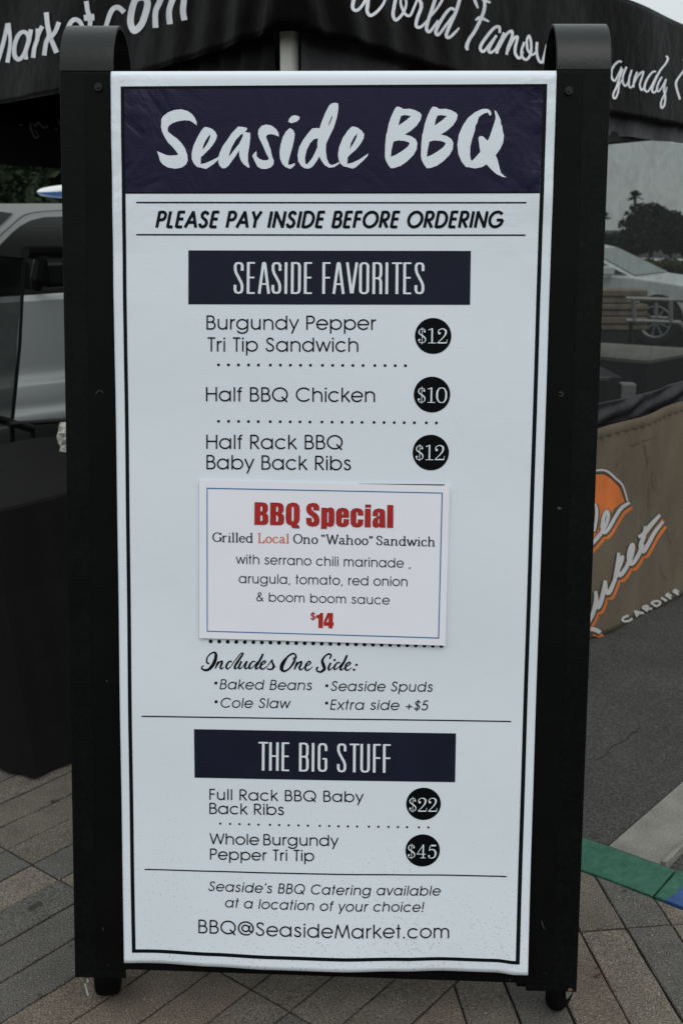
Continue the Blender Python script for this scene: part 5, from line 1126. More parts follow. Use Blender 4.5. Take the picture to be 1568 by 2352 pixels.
# ================================================================== LEFT: table, block, mesh
P0 = V((-1.04, 3.09, 0)); Pe = V((-0.61, 3.763, 0)); P3 = Pe + V((-.684, .73, 0))*0.8; P4_ = P0 + V((-.684, .73, 0))*0.8
table = thing('cloth_covered_table', (P0+P3)/2, 'table under a plain black cloth reaching the pavers left of the sign', 'table')
tc_ = [P0, Pe, P3, P4_]; cen = sum(tc_, V((0, 0, 0)))/4
def outline(k, r_, fl):   # rounded outline param k in 0..1, flare fl
    n = 4; i = int(k*n) % n; t = k*n-int(k*n); p = tc_[i].lerp(tc_[(i+1) % n], t)
    # round the corner
    e = min(t, 1-t); cr = max(0, 1-e/0.16)
    q = p + (cen-p)*0.10*cr*cr
    return q + (q-cen).normalized()*fl
NT_ = 160; cl_ = MB()
rows = [(0.742, 0.0, 0), (0.742, 0.003, 0), (0.735, 0.010, .1), (0.70, 0.016, .25), (0.5, 0.05, .6), (0.3, 0.10, .9), (0.12, 0.15, 1.0), (0.012, 0.185, 1.1)]
for z, fl, am in rows:
    for j in range(NT_):
        a = j/NT_; p = outline(a, 0, fl + am*0.016*math.sin(2*math.pi*a*13+1)+am*0.008*math.sin(2*math.pi*a*29)); cl_.v.append(V((p.x+.125*fl/.185, p.y-.045*fl/.185, z)))
for i in range(len(rows)-1):
    for j in range(NT_): cl_.f.append((i*NT_+j, (i+1)*NT_+j, (i+1)*NT_+(j+1) % NT_, i*NT_+(j+1) % NT_)); cl_.m.append(0)
cl_.f.append(tuple(range(NT_))); cl_.m.append(0)
o = cl_.build('tablecloth', M['cloth'], table)
for p in (P0, Pe, P3, P4_):
    q = p + (cen-p)*0.14; lg = MB(); lg.tube([(q.x, q.y, 0.0), (q.x, q.y, 0.715)], 0.014, 8); lg.build('leg', M['zinc'], table)
mt_ = MB(); mt_.add([(p.x, p.y, 0.735) for p in [q+(cen-q)*.05 for q in tc_]] + [(p.x, p.y, 0.715) for p in [q+(cen-q)*.05 for q in tc_]], [(0, 1, 2, 3), (7, 6, 5, 4), (0, 4, 5, 1), (1, 5, 6, 2), (2, 6, 7, 3), (3, 7, 4, 0)])
mt_.build('table_top', M['darkpanel'], table)
crb = Ink(); crb.disc(184, 1247, 2.2, n=7); crb.build('crumb', M['chip'], lambda x, y, l: atz(x, y, 0.744), 0, table)
# speckled foam block at the back of the table
bl = MB(); c0 = atz(150, 1042, 0.742); pts = []
for z in range(5):
    for a in range(12):
        th = a/12*2*math.pi; rr_ = (0.052+0.012*math.sin(a*2.1+z)+0.006*math.sin(a*5))*(1.0+0.07*z - (0.22 if z == 4 else 0))
        pts.append((c0.x+0.022+rr_*math.cos(th), c0.y+0.06+rr_*0.8*math.sin(th), 0.742+z*0.025))
fs = [(i*12+a, i*12+(a+1) % 12, (i+1)*12+(a+1) % 12, (i+1)*12+a) for i in range(4) for a in range(12)] + [tuple(reversed(range(12))), tuple(48+a for a in range(12))]
tag(obj('foam_block', pts, fs, M['granite']), 'pale speckled lump on the black tablecloth, half hidden behind the sign post', 'block')
# black mesh panel hanging left of the table
mp_ = [aty(-60, 584, 4.75), aty(56, 593, 4.9), aty(28, 978, 4.9), aty(-60, 985, 4.75)]
scr = thing('mesh_panel', (mp_[3].x+.1, 4.8, 0.0), 'black see-through mesh panel standing at the left edge behind the clothed table', 'screen')
mb = MB(); mb.grid(lambda a, b: (mp_[0].lerp(mp_[1], a)).lerp(mp_[3].lerp(mp_[2], a), b) + V((0, 0.012*math.sin(9*a+5*b), 0)), 14, 16); mb.build('mesh_sheet', M['screen2'], scr, smooth=True)
eg = MB(); eg.tube([mp_[0], mp_[1], mp_[1].lerp(mp_[2], .5)+V((.008, 0, 0)), mp_[2]], 0.008, 6); eg.build('edge_binding', M['blackplastic'], scr)
st2 = MB(); a_ = mp_[2]; st2.tube([(a_.x, a_.y, a_.z), (a_.x-.02, a_.y+.05, 0.0)], 0.012, 6); st2.build('stand', M['blackplastic'], scr)
# dark folding frame behind the cloth
fr = MB(); q0, q1, q2 = aty(-30, 955, 4.75), aty(75, 985, 4.95), aty(160, 965, 5.3)
fr.tube([q0, q1], 0.018, 8); fr.tube([aty(20, 975, 4.8), q2], 0.012, 8); fr.tube([q1, (q1.x, q1.y, 0)], 0.012, 8); fr.tube([q0, (q0.x, q0.y, 0)], 0.012, 8); fr.tube([q2, (q2.x, q2.y, 0)], 0.012, 8)
tag(fr.build('folding_frame', M['blackplastic']), 'low black tubular frame between the clothed table and the white vehicle', 'frame')

# ================================================================== VEHICLES
def wheel(parent, c, ax, r_, wd, spokes=9):
    c, ax = V(c), V(ax).normalized(); t = V((0, 0, 1)); b = ax.cross(t)
    def lathe(prof, material, name, par):
        mb = MB(); n = 28
        for px, pr_ in prof:
            for j in range(n): th = 2*math.pi*j/n; mb.v.append(c + ax*px + (b*math.cos(th)+t*math.sin(th))*pr_)
        for i in range(len(prof)-1):
            for j in range(n): mb.f.append((i*n+j, i*n+(j+1) % n, (i+1)*n+(j+1) % n, (i+1)*n+j)); mb.m.append(0)
        return mb.build(name, material, par, smooth=True)
    ty = lathe([(-wd/2, r_*.66), (-wd/2, r_*.93), (-wd*.38, r_), (wd*.38, r_), (wd/2, r_*.93), (wd/2, r_*.66), (wd*.35, r_*.64)], M['tyre'], 'wheel', parent)
    lathe([(wd*.42, r_*.67), (wd*.5, r_*.66), (wd*.5, r_*.60), (wd*.2, r_*.57), (-wd*.3, r_*.55), (-wd*.3, 0.01)], M['rim'], 'rim', ty)
    lathe([(wd*.12, r_*.54), (wd*.12, 0.005)], M['blackplastic'], 'brake_recess', ty)
    sp_ = MB()
    for k in range(spokes):
        th = 2*math.pi*k/spokes; d = b*math.cos(th)+t*math.sin(th); e = ax.cross(d)
        sp_.frame(c+ax*wd*.22-e*r_*.035+d*r_*.08, d*r_*.54, e*r_*.07, ax*wd*.18)
    sp_.disc(c+ax*wd*.30, ax, r_*.14, wd*.25, 16); sp_.build('spokes', M['rim'], ty)
def car(name, o, f, s_, prof_body, prof_green, width, wheels, rw, paint, label, cat, windows, glassM, L=None):
    """o: point on the ground at front-near-side; f: unit vector front->rear; s_: unit vector towards the viewer's side"""
    f, s_ = V(f), V(s_); z = V((0, 0, 1)); root = thing(name, o + f*2.2 - s_*width/2, label, cat)
    def P(x, h, y): return V(o) + f*x + z*h - s_*y          # y: depth from near side
    body = MB(); layers = [(0.0, .035, .0), (0.05, .0, .02), (width-.05, .0, .02), (width, .035, .0)]
    n = len(prof_body); cx = sum(p[0] for p in prof_body)/n; cz = sum(p[1] for p in prof_body)/n
    for yy, sh, _ in layers:
        for x, h in prof_body:
            body.v.append(P(x + (cx-x)*sh*0.35, h + (cz-h)*sh*(1.6 if h > cz else 0.6), yy))
    for i in range(3):
        for j in range(n): body.f.append((i*n+j, i*n+(j+1) % n, (i+1)*n+(j+1) % n, (i+1)*n+j)); body.m.append(0)
    body.f += [tuple(range(n)), tuple(3*n+j for j in reversed(range(n)))]; body.m += [0, 0]
    b_ = body.build('body', paint, root); bevel(b_, 0.02, 3)
    bm = bmesh.new(); bm.from_mesh(b_.data); bmesh.ops.recalc_face_normals(bm, faces=bm.faces); bm.to_mesh(b_.data); bm.free()
    g = MB(); n = len(prof_green)
    zb = min(h for _, h in prof_green); zt_ = max(h for _, h in prof_green)
    def inset(h): return 0.03 + 0.16*((h-zb)/(zt_-zb))
    for side in (0, 1):
        for x, h in prof_green:
            y = inset(h); g.v.append(P(x, h, y if side == 0 else width-y))
    for j in range(n): g.f.append((j, (j+1) % n, n+(j+1) % n, n+j)); g.m.append(0)
    g.f += [tuple(range(n)), tuple(n+j for j in reversed(range(n)))]; g.m += [0, 0]
    gg = g.build('cabin', paint, root); bevel(gg, 0.04, 3)
    bm = bmesh.new(); bm.from_mesh(gg.data); bmesh.ops.recalc_face_normals(bm, faces=bm.faces); bm.to_mesh(gg.data); bm.free()
    for win in windows:
        for side in (0, 1):
            wv_ = []
            for x, h in win: y = inset(h)-0.012; wv_.append(P(x, h, y if side == 0 else width-y))
            w2 = [v + s_*(-0.006 if side == 0 else 0.006) for v in wv_]; nw = len(wv_)
            fs = [tuple(range(nw)), tuple(nw+j for j in reversed(range(nw)))] + [(j, (j+1) % nw, nw+(j+1) % nw, nw+j) for j in range(nw)]
            wo_ = obj('side_window', wv_+w2, fs, glassM, root)
    # windscreen and rear screen on the two sloping ends
    def screen(i0, i1, nm):
        (x0, h0), (x1, h1) = prof_green[i0], prof_green[i1]
        d = V((h0-h1, 0, x1-x0)); out_ = f*(d.x) + z*(d.z); out_ = out_.normalized()*0.012
        if out_.z < 0: out_ = -out_
        a = 0.06; X0, H0, X1, H1 = x0+(x1-x0)*a, h0+(h1-h0)*a, x1+(x0-x1)*a, h1+(h0-h1)*a
        y0, y1 = inset(H0)+.05, inset(H1)+.05
        v = [P(X0, H0, y0)+out_, P(X1, H1, y1)+out_, P(X1, H1, width-y1)+out_, P(X0, H0, width-y0)+out_]
        obj(nm, v, [(0, 1, 2, 3)], M['windscreen'], root)
    screen(0, 1, 'windscreen'); screen(len(prof_green)-2, len(prof_green)-1, 'rear_screen')
    for x in wheels:
        for side in (0, 1):
            ar = MB(); cw = P(x, rw, -0.004 if side == 0 else width+0.004); ar.disc(cw - s_*(0.02 if side == 0 else -0.02), s_, rw*1.09, 0.06, 30); ar.build('wheel_arch', M['blackplastic'], root)
            wheel(root, P(x, rw, 0.07 if side == 0 else width-0.07) + s_*(0.05 if side == 0 else -0.05), s_ if side == 0 else -s_, rw, 0.21)
    return root, P
# white SUV, left, about 7 m away. The near side lies in this vertical plane
sp0 = V((-1.98, 6.90, 0)); sf = V((0.537, 0.8436, 0)).normalized(); ss = V((sf.y, -sf.x, 0))
def onside(x, y, k=0.0): q = onplane(x, y, sp0 + ss*k, ss); return (q-sp0).dot(sf), q.z
print('suv', onside(0, 468), onside(141, 467), onside(0, 542), onside(141, 484), onside(50, 678), onside(141, 672), onside(60, 960))
SX = -1.95
o_suv = sp0 + sf*SX
bodyS = [(0.02, .42), (0.0, .62), (.06, .86), (.25, .98), (1.25, 1.06), (1.5, 1.11), (4.55, 1.16), (4.75, 1.05), (4.8, .60), (4.72, .40), (4.3, .34), (.5, .34)]
greenS = [(1.18, 1.07), (1.98, 1.55), (2.25, 1.62), (3.6, 1.63), (4.35, 1.60), (4.7, 1.13)]
winS = []
root, PS = car('white_suv', o_suv, sf, ss, bodyS, greenS, 1.9, (0.92, 3.85), 0.37, M['whitecar'], 'white sport utility vehicle with a surfboard on its roof, seen through the tent at left', 'car', winS, M['carglass'])
def sidesurf(x, y, l): return onplane(x, y, sp0 + ss*(0.012+l), ss)
# glass of the door placed on the side, with the body seam above it
kz = reg(0, 600, 270, 1200, 1058)
def panel(name, pts, material, k, par, th=0.012, rg=kz):
    q = [onplane(*rg[0](*p), sp0 + ss*k, ss) for p in pts]; n = len(q); q2 = [p - ss*th for p in q]
    fs = [tuple(range(n)), tuple(n+j for j in reversed(range(n)))] + [(j, (j+1) % n, n+(j+1) % n, n+j) for j in range(n)]
    o = obj(name, q+q2, fs, material, par); bm = bmesh.new(); bm.from_mesh(o.data); bmesh.ops.recalc_face_normals(bm, faces=bm.faces); bm.to_mesh(o.data); bm.free(); return o
# door frame and roof side built up to the measured outline
panel('roof_side', [(-600, 846), (0, 842), (500, 838), (2400, 838), (2400, 1300), (-120, 1500), (-260, 1640), (-600, 1900)], M['whitecar'], 0.03, root, 0.10)
panel('quarter_glass', [(-500, 955), (0, 965), (205, 990), (90, 1108), (0, 1190), (-400, 1560)], M['carglass'], 0.036, root)
panel('door_window', [(-250, 1760), (0, 1500), (210, 1292), (330, 1192), (500, 1100), (700, 1052), (960, 1040), (2000, 1040), (2100, 2260), (-500, 2330)], M['carglass'], 0.037, root)
k = Ink(); k.stroke([(-200,1560,14),(0,1350,14),(160,1210,14),(270,1110,14),(400,1020,14),(600,975,12),(960,950,12),(1500,945,12)], rg=kz); k.build('door_seam', M['blackplastic'], lambda x, y, l: sidesurf(x, y, l+0.022), 0.003, root)
# lower door skin with its creases (a light ledge under the window, a step, a sill)
k2 = reg(0, 1150, 270, 1800, 977)
def ledge(rows_, name):
    mb = MB(); n = len(rows_[0][0])
    for pts, kk in rows_:
        for p in pts: mb.v.append(onplane(*k2[0](*p), sp0 + ss*kk, ss))
    for i in range(len(rows_)-1):
        for j in range(n-1): mb.f.append((i*n+j, i*n+j+1, (i+1)*n+j+1, (i+1)*n+j)); mb.m.append(0)
    return mb.build(name, M['whitecar'], root, smooth=True)
xs = (-600, 240, 900, 2600)
def row(y_l, y_r, dk): return ([(x, y_l + (y_r-y_l)*(x-240)/660) for x in xs], dk)
ledge([row(210, 172, 0.135), row(420, 380, 0.130), row(800, 740, 0.112), row(1150, 1080, 0.080), row(1320, 1246, 0.055), row(1395, 1320, 0.085), row(1455, 1385, 0.094), row(1700, 1620, 0.066), row(1810, 1735, 0.045), row(1830, 1755, 0.062), row(1990, 1905, 0.034), row(2020, 1935, 0.008)], 'door_lower_panel')
ledge([row(122, 78, 0.066), row(150, 112, 0.092), row(212, 174, 0.136)], 'door_skin')
panel('belt_trim', [(-600, 110), (0, 118), (320, 100), (900, 60), (2600, -40), (2600, -20), (900, 76), (320, 116), (0, 134), (-600, 150)], M['blackplastic'], 0.064, root, 0.02, k2)
# door mirror with arm and the lit strip behind it
mi = MB(); mc = onplane(*kz[0](820, 1960), sp0 + ss*0.20, ss); mi.box(mc, (0.20, 0.10, 0.15), math.atan2(sf.y, sf.x)); ob = bevel(mi.build('door_mirror', M['blackplastic'], root), 0.03, 3)
ar = MB(); ar.tube([onplane(*kz[0](600, 2130), sp0 + ss*0.07, ss), onplane(*kz[0](700, 2050), sp0 + ss*0.17, ss)], 0.03, 8); ar.build('mirror_arm', M['blackplastic'], ob)
# black padded bar across the opening (folded camp chair hanging from the canopy frame)
hb_ = MB(); e0, e1 = aty(58, 580, 4.6), aty(175, 579, 4.9); hb_.tube([e0, e1], 0.024, 8)
hb_.add([aty(60, 567, 4.6), aty(175, 566, 4.9), aty(175, 594, 4.9), aty(75, 596, 4.6), aty(64, 585, 4.6)], [(0, 1, 2, 3, 4)])
hb_.tube([aty(95, 596, 4.65), aty(88, 640, 4.66), aty(84, 665, 4.67)], [.028, .034, .020], 8)
hb_.tube([aty(150, 590, 4.85), (aty(150, 590, 4.85).x, aty(150, 590, 4.85).y, 0)], 0.014, 6)
tag(hb_.build('black_fixture', M['blackplastic']), 'black padded bar on a stand in front of the white vehicle window', 'stand')
# roof rails and surfboard
rl = MB(); rl.tube([PS(2.5, 1.655, .10), PS(2.5, 1.655, 1.8)], 0.018, 8); rl.tube([PS(3.8, 1.655, .10), PS(3.8, 1.655, 1.8)], 0.018, 8); rl.build('roof_rack', M['blackplastic'], root)
tip = onplane(85.5, 441.5, sp0 - ss*0.42, ss)
sb = MB(); nS = 22; Ls = 2.1
for i in range(nS+1):
    t = i/nS; wd_ = 0.004+0.29*(math.sin(math.pi*t*0.98)**0.55); th_ = 0.004+0.070*math.sin(math.pi*t*0.97)**0.5
    c = tip + sf*(t*Ls) + V((0, 0, 0.0)) + ss*0.0; zc_ = c.z + 0.03*math.sin(math.pi*t) 
    for a in range(12):
        an = a/12*2*math.pi; sb.v.append(V((c.x, c.y, zc_)) - ss*math.cos(an)*wd_ + V((0, 0, math.sin(an)*th_)))
for i in range(nS):
    for a in range(12):
        sb.f.append((i*12+a, i*12+(a+1) % 12, (i+1)*12+(a+1) % 12, (i+1)*12+a)); sb.m.append(0 if a in (1, 2, 3, 4) or a == 0 or a == 5 else 1)
so2 = obj('surfboard', sb.v, sb.f, None, None, True, [M['surfwhite'], M['surfblue']], sb.m)
tag(so2, 'white surfboard with a blue underside strapped on the roof of the white vehicle', 'surfboard')

# silver sedan, right
wl0 = atz(1503, 795, ZA); Yc = wl0.y
fs_ = V((-0.85, 0.527, 0)).normalized(); sn = V((fs_.y, -fs_.x, 0)); sn = sn if sn.y < 0 else -sn
o_sed = V((wl0.x, wl0.y, ZA)) - fs_*0.86
bodyD = [(0.03, .28), (0.0, .46), (.05, .66), (.35, .82), (1.25, .93), (1.6, .94), (3.9, .99), (4.5, .95), (4.6, .80), (4.58, .36), (4.3, .24), (.4, .22)]
greenD = [(1.20, .91), (2.05, 1.30), (2.45, 1.37), (3.2, 1.36), (3.95, 1.0)]
winD = [[(1.34, .95), (2.05, 1.235), (2.48, 1.31), (2.72, 1.31), (2.74, .98)], [(2.80, .98), (2.80, 1.31), (3.15, 1.30), (3.62, 1.06), (3.6, .99)]]
rd, PD = car('silver_sedan', o_sed, fs_, sn, bodyD, greenD, 1.78, (0.86, 3.58), 0.335, M['silver'], 'silver sedan parked beyond the tent window, facing right', 'car', winD, M['carglass'])
mi = MB(); mi.box(PD(1.58, 1.0, -0.10), (0.20, 0.14, 0.13), 0); bevel(mi.build('door_mirror', M['silver'], rd), 0.03, 3)
hl = MB(); hl.box(PD(0.22, .68, 0.05), (0.34, 0.12, 0.10), 0); bevel(hl.build('headlight', M['lamp'], rd), 0.02, 2)
sk = MB(); sk.box(PD(2.2, .27, -0.006), (1.9, 0.02, 0.10), math.atan2(fs_.y, fs_.x)); sk.build('sill', M['rim'], rd)
# far parked car: only its roof shows above the hedge
fo = aty(1570, 585, 33.0); car('parked_car', V((fo.x+2.4, 33.0, -0.68)), V((-1, 0, 0)), V((0, -1, 0)), [(x, h) for x, h in bodyD], [(x, h*1.0) for x, h in greenD], 1.8, (0.86, 3.58), .33, M['whitecar'], 'distant white car mostly hidden by the hedge, only its roof showing', 'car', winD, M['carglass'])

# ================================================================== RIGHT: things behind the window film
kr = reg(2380, 1100, 2731, 1700, 1376)
def R3(x, y, Y): return aty(*kr[0](x, y), Y)
# tan-topped counter with dark sides
zt2 = 0.80
def cz(x, y, z): return atz(*kr[0](x, y), z)
c_ = [cz(-450, 1250, zt2), cz(830, 1345, zt2), cz(1900, 1130, zt2), cz(1376, 1140, zt2), cz(100, 1062, zt2), cz(-450, 1030, zt2)]
c_ = [c_[0], c_[1], c_[2]]; far = c_[0] + (c_[2]-c_[1]); 
ct = [cz(-450, 1250, zt2), cz(830, 1345, zt2), cz(1900, 1150, zt2), cz(1900, 1165, zt2)]
pB, pC, pD, pA = cz(830, 1345, zt2), cz(1850, 1169, zt2), cz(-900, 1000, zt2), cz(-900, 1198, zt2)
cnt_ = thing('service_counter', ((pA+pC)/2).xy.to_3d(), 'dark counter with a tan top behind the tent window, in front of the silver sedan', 'counter')
mb = MB(); q = [pA, pB, pC, pD]; mb.add([p.copy() for p in q] + [p - V((0, 0, 0.018)) for p in q], [(0, 1, 2, 3), (7, 6, 5, 4), (0, 4, 5, 1), (1, 5, 6, 2), (2, 6, 7, 3), (3, 7, 4, 0)]); mb.build('counter_top', M['tantop'], cnt_)
ccn = sum(q, V((0, 0, 0)))/4; q2 = [p + (ccn-p)*0.02 for p in q]
mb = MB(); mb.add([V((p.x, p.y, zt2-.018)) for p in q2] + [V((p.x, p.y, 0.22)) for p in q2], [(0, 4, 5, 1), (1, 5, 6, 2), (2, 6, 7, 3), (3, 7, 4, 0)]); mb.build('skirt', M['darkpanel'], cnt_)
for p in q2:
    mb = MB(); mb.box((p.x, p.y, 0.09), (0.05, 0.05, 0.26)); mb.build('leg', M['blackplastic'], cnt_)
# dark crate with a pale rim, left of it
cr0, cr1 = R3(-200, 1610, 5.9), R3(450, 1580, 5.9)
mb = MB(); w_c = cr1.x-cr0.x; mb.box(((cr0.x+cr1.x)/2, 6.15, (cr0.z+ZA)/2), (w_c, 0.5, cr0.z-ZA)); crate = tag(bevel(mb.build('storage_crate', M['darkpanel']), 0.01), 'dark storage crate with a pale rim beside the tan-topped counter', 'crate')
mb = MB(); mb.box(((cr0.x+cr1.x)/2-.06, 5.895, cr0.z-0.004), (w_c*0.80, 0.02, 0.016)); mb.build('rim', M['aluminium'], crate)
# small pale tub between crate and counter
t0 = R3(530, 1845, 5.2); mb = MB(); mb.box((t0.x, 5.2+.05, t0.z-.02), (0.072, 0.07, 0.12)); mb.box((t0.x, 5.2+.05, (t0.z-.08+ZA)/2), (0.04, 0.04, t0.z-.06-ZA)); tag(bevel(mb.build('pale_tub', mat('grey_plastic', (0.095, 0.093, 0.095), 0.6, 0.3)), 0.008), 'small grey tub between the dark crate and the counter', 'tub')
# folded tarp lying over the rail behind the brown banner
def tp(x, y, k): return onplane(*kr[0](x, y), b0 - nb*k, nb)
mb = MB()
top_ = [(-100, 2060), (60, 2000), (440, 1930), (620, 1890), (800, 1840), (1100, 1740), (1376, 1660), (1700, 1570)]
bot_ = [(-100, 2420), (60, 2380), (440, 2290), (620, 2240), (800, 2180), (1100, 2090), (1376, 2000), (1700, 1900)]
def ft(a, b):
    n = len(top_)-1; i = min(int(a*n), n-1); t = a*n-i
    x = (top_[i][0]*(1-t)+top_[i+1][0]*t)*(1-b) + (bot_[i][0]*(1-t)+bot_[i+1][0]*t)*b
    y = (top_[i][1]*(1-t)+top_[i+1][1]*t)*(1-b) + (bot_[i][1]*(1-t)+bot_[i+1][1]*t)*b
    return tp(x, y, 0.10) + nb*(0.005*math.sin(math.pi*b) + 0.004*math.sin(31*a+6*b) + .006*math.sin(9*b+13*a))
mb.grid(ft, 60, 12); o = mb.build('folded_tarp', M['tarp'], None, smooth=True); so_ = o.modifiers.new('t', 'SOLIDIFY'); so_.thickness = 0.004
tag(o, 'creased dark grey tarp laid along the top of the brown banner', 'tarp')
# handcart: alloy rails and brown boards stacked beside the sedan
Yk = 11.0
ca2 = thing('flat_cart', (R3(900, 700, Yk).x, Yk, ZA), 'alloy railed cart standing in front of the silver sedan wheel', 'cart')
def rail(p, q_, r_): mb = MB(); mb.tube([R3(*p, Yk), R3(*q_, Yk)], r_, 8); mb.build('rail', M['aluminium'], ca2)
rail((480, 368), (1700, 405), 0.021); rail((480, 712), (1330, 742), 0.019); rail((600, 380), (608, 712), 0.022); rail((1178, 395), (1178, 740), 0.024); rail((1690, 405), (1690, 745), .022)
rail((950, 440), (955, 660), 0.016); rail((870, 660), (1130, 672), 0.012)
cr_ = [R3(1300, 745, Yk), R3(1345, 775, Yk), R3(1375, 840, Yk), R3(1390, 900, Yk)]; mb = MB(); mb.tube(cr_, 0.024, 8); mb.build('bent_rail', M['aluminium'], ca2)
for xx in (560, 1350):
    w0 = R3(xx, 740, Yk); mb = MB(); mb.tube([w0, (w0.x, w0.y, ZA+.08)], 0.02, 8); mb.disc((w0.x, w0.y, ZA+.07), (0, 1, 0), 0.07, 0.03, 18); mb.build('leg', M['blackplastic'], ca2)
Yw = 11.6
stk = thing('board_stack', (R3(300, 700, Yw).x, Yw, ZA), 'stack of brown boards beside the alloy cart, behind the tent window', 'boards')
ys = [215, 330, 440, 540, 640, 760, 860]
for i in range(6):
    p_, q_ = R3(-900, ys[i]+10, Yw), R3(830 if i != 1 else 520, ys[i]+22, Yw); r_ = R3(-900, ys[i+1], Yw)
    mb = MB(); mb.frame(V((p_.x, Yw+0.02*(i % 2), r_.z)), V((q_.x-p_.x, 0, 0)), V((0, 0.5, 0)), V((0, 0, (p_.z-r_.z)*0.955))); bevel(mb.build('board', M['wood'], stk), 0.01, 1)
pb_ = R3(-400, 870, Yw); mb = MB(); mb.frame(V((pb_.x, Yw+.05, ZA)), V((R3(650, 900, Yw).x-pb_.x, 0, 0)), V((0, .4, 0)), V((0, 0, pb_.z-ZA))); mb.build('pallet', M['darkpanel'], stk)

# ================================================================== TREES
def leaves(name, blobs, n, size, material, parent=None, seed=1):
    rnd = random.Random(seed); v = []; f = []
    tot = sum(b[3]*b[4]*b[5] for b in blobs)
    for (cx, cy, cz_, rx, ry, rz) in blobs:
        for _ in range(int(n*rx*ry*rz/tot)):
            while True:
                p = V((rnd.uniform(-1, 1), rnd.uniform(-1, 1), rnd.uniform(-1, 1)))
                if 0.2 < p.length < 1: break
            c = V((cx+p.x*rx, cy+p.y*ry, cz_+p.z*rz))
            a = V((rnd.gauss(0, 1), rnd.gauss(0, 1), rnd.gauss(0, 1))).normalized(); b = a.cross(V((rnd.gauss(0, 1), rnd.gauss(0, 1), rnd.gauss(0, 1)))).normalized()
            s = size*rnd.uniform(.6, 1.4); k = len(v); v += [c-a*s, c+b*s*.55, c+a*s, c-b*s*.55]; f.append((k, k+1, k+2, k+3))
    return obj(name, v, f, material, parent)
def tree(px, top, bot, Y, wpx, label, seed, mat_='leaf', n=2600, name='leafy_tree', group='trees beyond the parking lot', size=None):
    rnd = random.Random(seed); t = aty(px, top, Y); b = aty(px, bot, Y); R_ = wpx/F_*Y/2
    root = thing(name, (t.x, Y, ZA), label, 'tree', group)
    h = t.z; blobs = []
    for k in range(9):
        a = rnd.uniform(0, 2*math.pi); rr_ = R_*rnd.uniform(0.1, 0.72); zz = max(b.z, 0.8) + (h-max(b.z, .8))*rnd.uniform(0.15, 0.80); r_ = R_*rnd.uniform(.32, .55)
        blobs.append((t.x+rr_*math.cos(a), Y+rr_*math.sin(a)*.7, zz, r_, r_*.8, min(r_*.75, (h-zz)*.95)))
    blobs.append((t.x, Y, h*0.62, R_*.7, R_*.6, h*.36))
    leaves('crown', blobs, n, size or R_*0.10, M[mat_], root, seed)
    mb = MB(); mb.tube([(t.x, Y, -0.72), (t.x+.05, Y, h*.3), (t.x-.1, Y, h*.62)], [R_*.10, R_*.075, R_*.03], 8)
    for k in range(4):
        bb_ = blobs[k]; mb.tube([(t.x, Y, h*.3), ((t.x+bb_[0])/2, (Y+bb_[1])/2, h*.5), bb_[:3]], [R_*.05, R_*.035, R_*.012], 6)
    mb.build('trunk', M['bark'], root)
T = [(1500, 464, 640, 44, 135, 'broad dark tree right of the tall palm, its crown flat-topped'), (1545, 480, 640, 42, 90, 'tall dark tree near the right edge beyond the sedan'), (1440, 535, 640, 48, 130, 'lower dark tree left of the tall palm, sloping down to the sign post'), (1600, 530, 640, 46, 120, 'dark tree at the right edge of the view'),
     (1380, 555, 640, 50, 150, 'low dark tree mostly hidden behind the right sign post')]
for i, (px, tp_, bt_, Y, wpx, lb) in enumerate(T): tree(px, tp_, bt_, Y, wpx, lb, 11+i, n=3200)
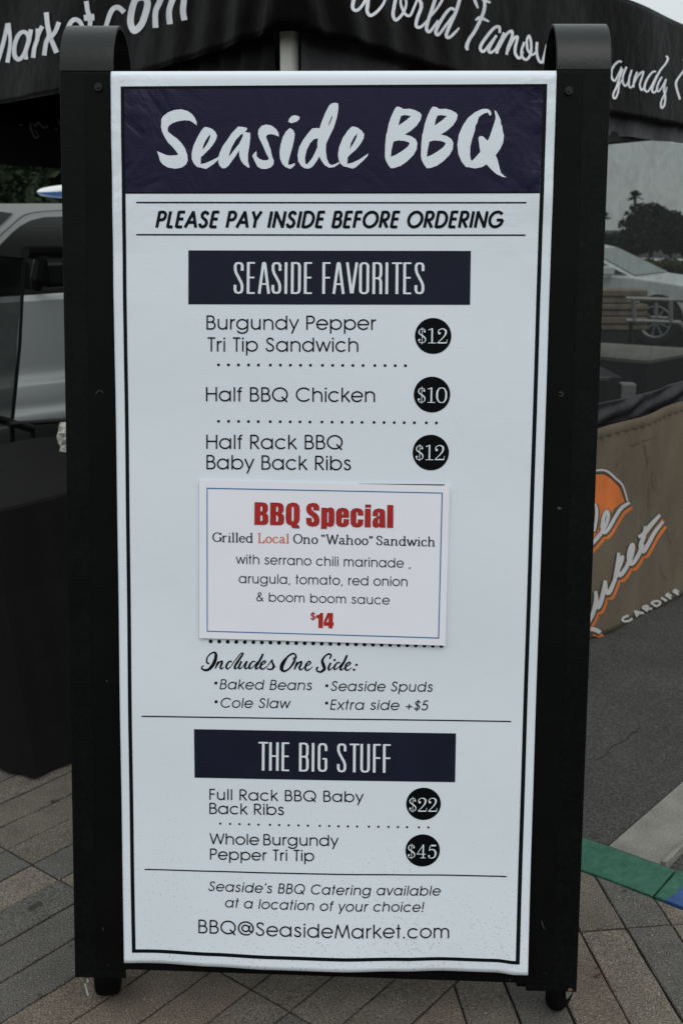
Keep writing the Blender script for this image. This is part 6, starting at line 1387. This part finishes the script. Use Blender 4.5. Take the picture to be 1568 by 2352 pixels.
def palm(px, top, Y, rpx, label, seed):
    rnd = random.Random(seed); t = aty(px, top, Y); R_ = rpx/F_*Y; c = V((t.x, Y, t.z-R_*.9)); root = thing('palm_tree', (t.x, Y, ZA), label, 'tree', 'palm trees beyond the lot')
    mb = MB(); mb.tube([(c.x+.4, Y, -.7), (c.x+.1, Y, c.z*.5), c], [.13, .11, .09], 8); mb.build('trunk', M['bark'], root)
    v = []; f = []
    for k in range(64):
        a = rnd.uniform(0, 2*math.pi); e = rnd.uniform(-.1, 1.5); d = V((math.cos(a)*math.cos(e), math.sin(a)*math.cos(e), math.sin(e))); side = d.cross(V((0, 0, 1))).normalized()*R_*.13
        pts = [c + d*R_*t_ + V((0, 0, -R_*.30*t_*t_)) for t_ in (0.15, .45, .7, .88)]
        ws = (.3, 1.5, 1.3, .3)
        for i in range(3):
            kk = len(v); v += [pts[i]-side*ws[i], pts[i]+side*ws[i], pts[i+1]+side*ws[i+1], pts[i+1]-side*ws[i+1]]; f.append((kk, kk+1, kk+2, kk+3))
    obj('crown', v, f, M['leaf'], root)
palm(1459, 430, 70, 24, 'tall round-headed palm standing above the dark trees at right', 3)
palm(1385, 478, 80, 22, 'second palm just beside the right sign post, only its edge showing', 4)
# hedge: dark with a yellowish top
hx0, hx1 = aty(1300, 640, 22).x, aty(1800, 640, 22).x; hz = aty(1520, 605, 22).z
hg = thing('hedge', ((hx0+hx1)/2, 22, ZA), 'clipped hedge with yellow-green tips behind the silver sedan', 'hedge')
bl_ = [(hx0+(hx1-hx0)*(i+.5)/9, 22.4, hz*.5, (hx1-hx0)/15, .45, hz*.52) for i in range(9)]
leaves('hedge_body', bl_, 5000, .06, M['leaf2'], hg, 5)
mb = MB(); mb.frame(V((hx0, 22.2, ZA)), V((hx1-hx0, 0, 0)), V((0, .6, 0)), V((0, 0, hz*.93-ZA))); mb.build('hedge_core', M['leaf2'], hg)
leaves('hedge_tips', [(a, b, hz*.97, c, d, .10) for a, b, _, c, d, _ in bl_], 2600, .05, M['hedgetop'], hg, 6)
# trees far behind on the left, seen under the canopy
TL = [(40, 330, 560, 26, 150, 'dense dark tree behind the white vehicle at the far left'), (130, 300, 560, 30, 170, 'dense dark tree behind the surfboard'), (-60, 310, 560, 28, 170, 'dark tree just outside the left edge behind the tent'), (85, 395, 560, 38, 260, 'farther dark tree filling the gap over the white vehicle'), (230, 330, 560, 34, 200, 'dark tree hidden behind the left sign post')]
for i, (px, tp_, bt_, Y, wpx, lb) in enumerate(TL): tree(px, tp_, bt_, Y, wpx, lb, 31+i, n=3600, size=.16)
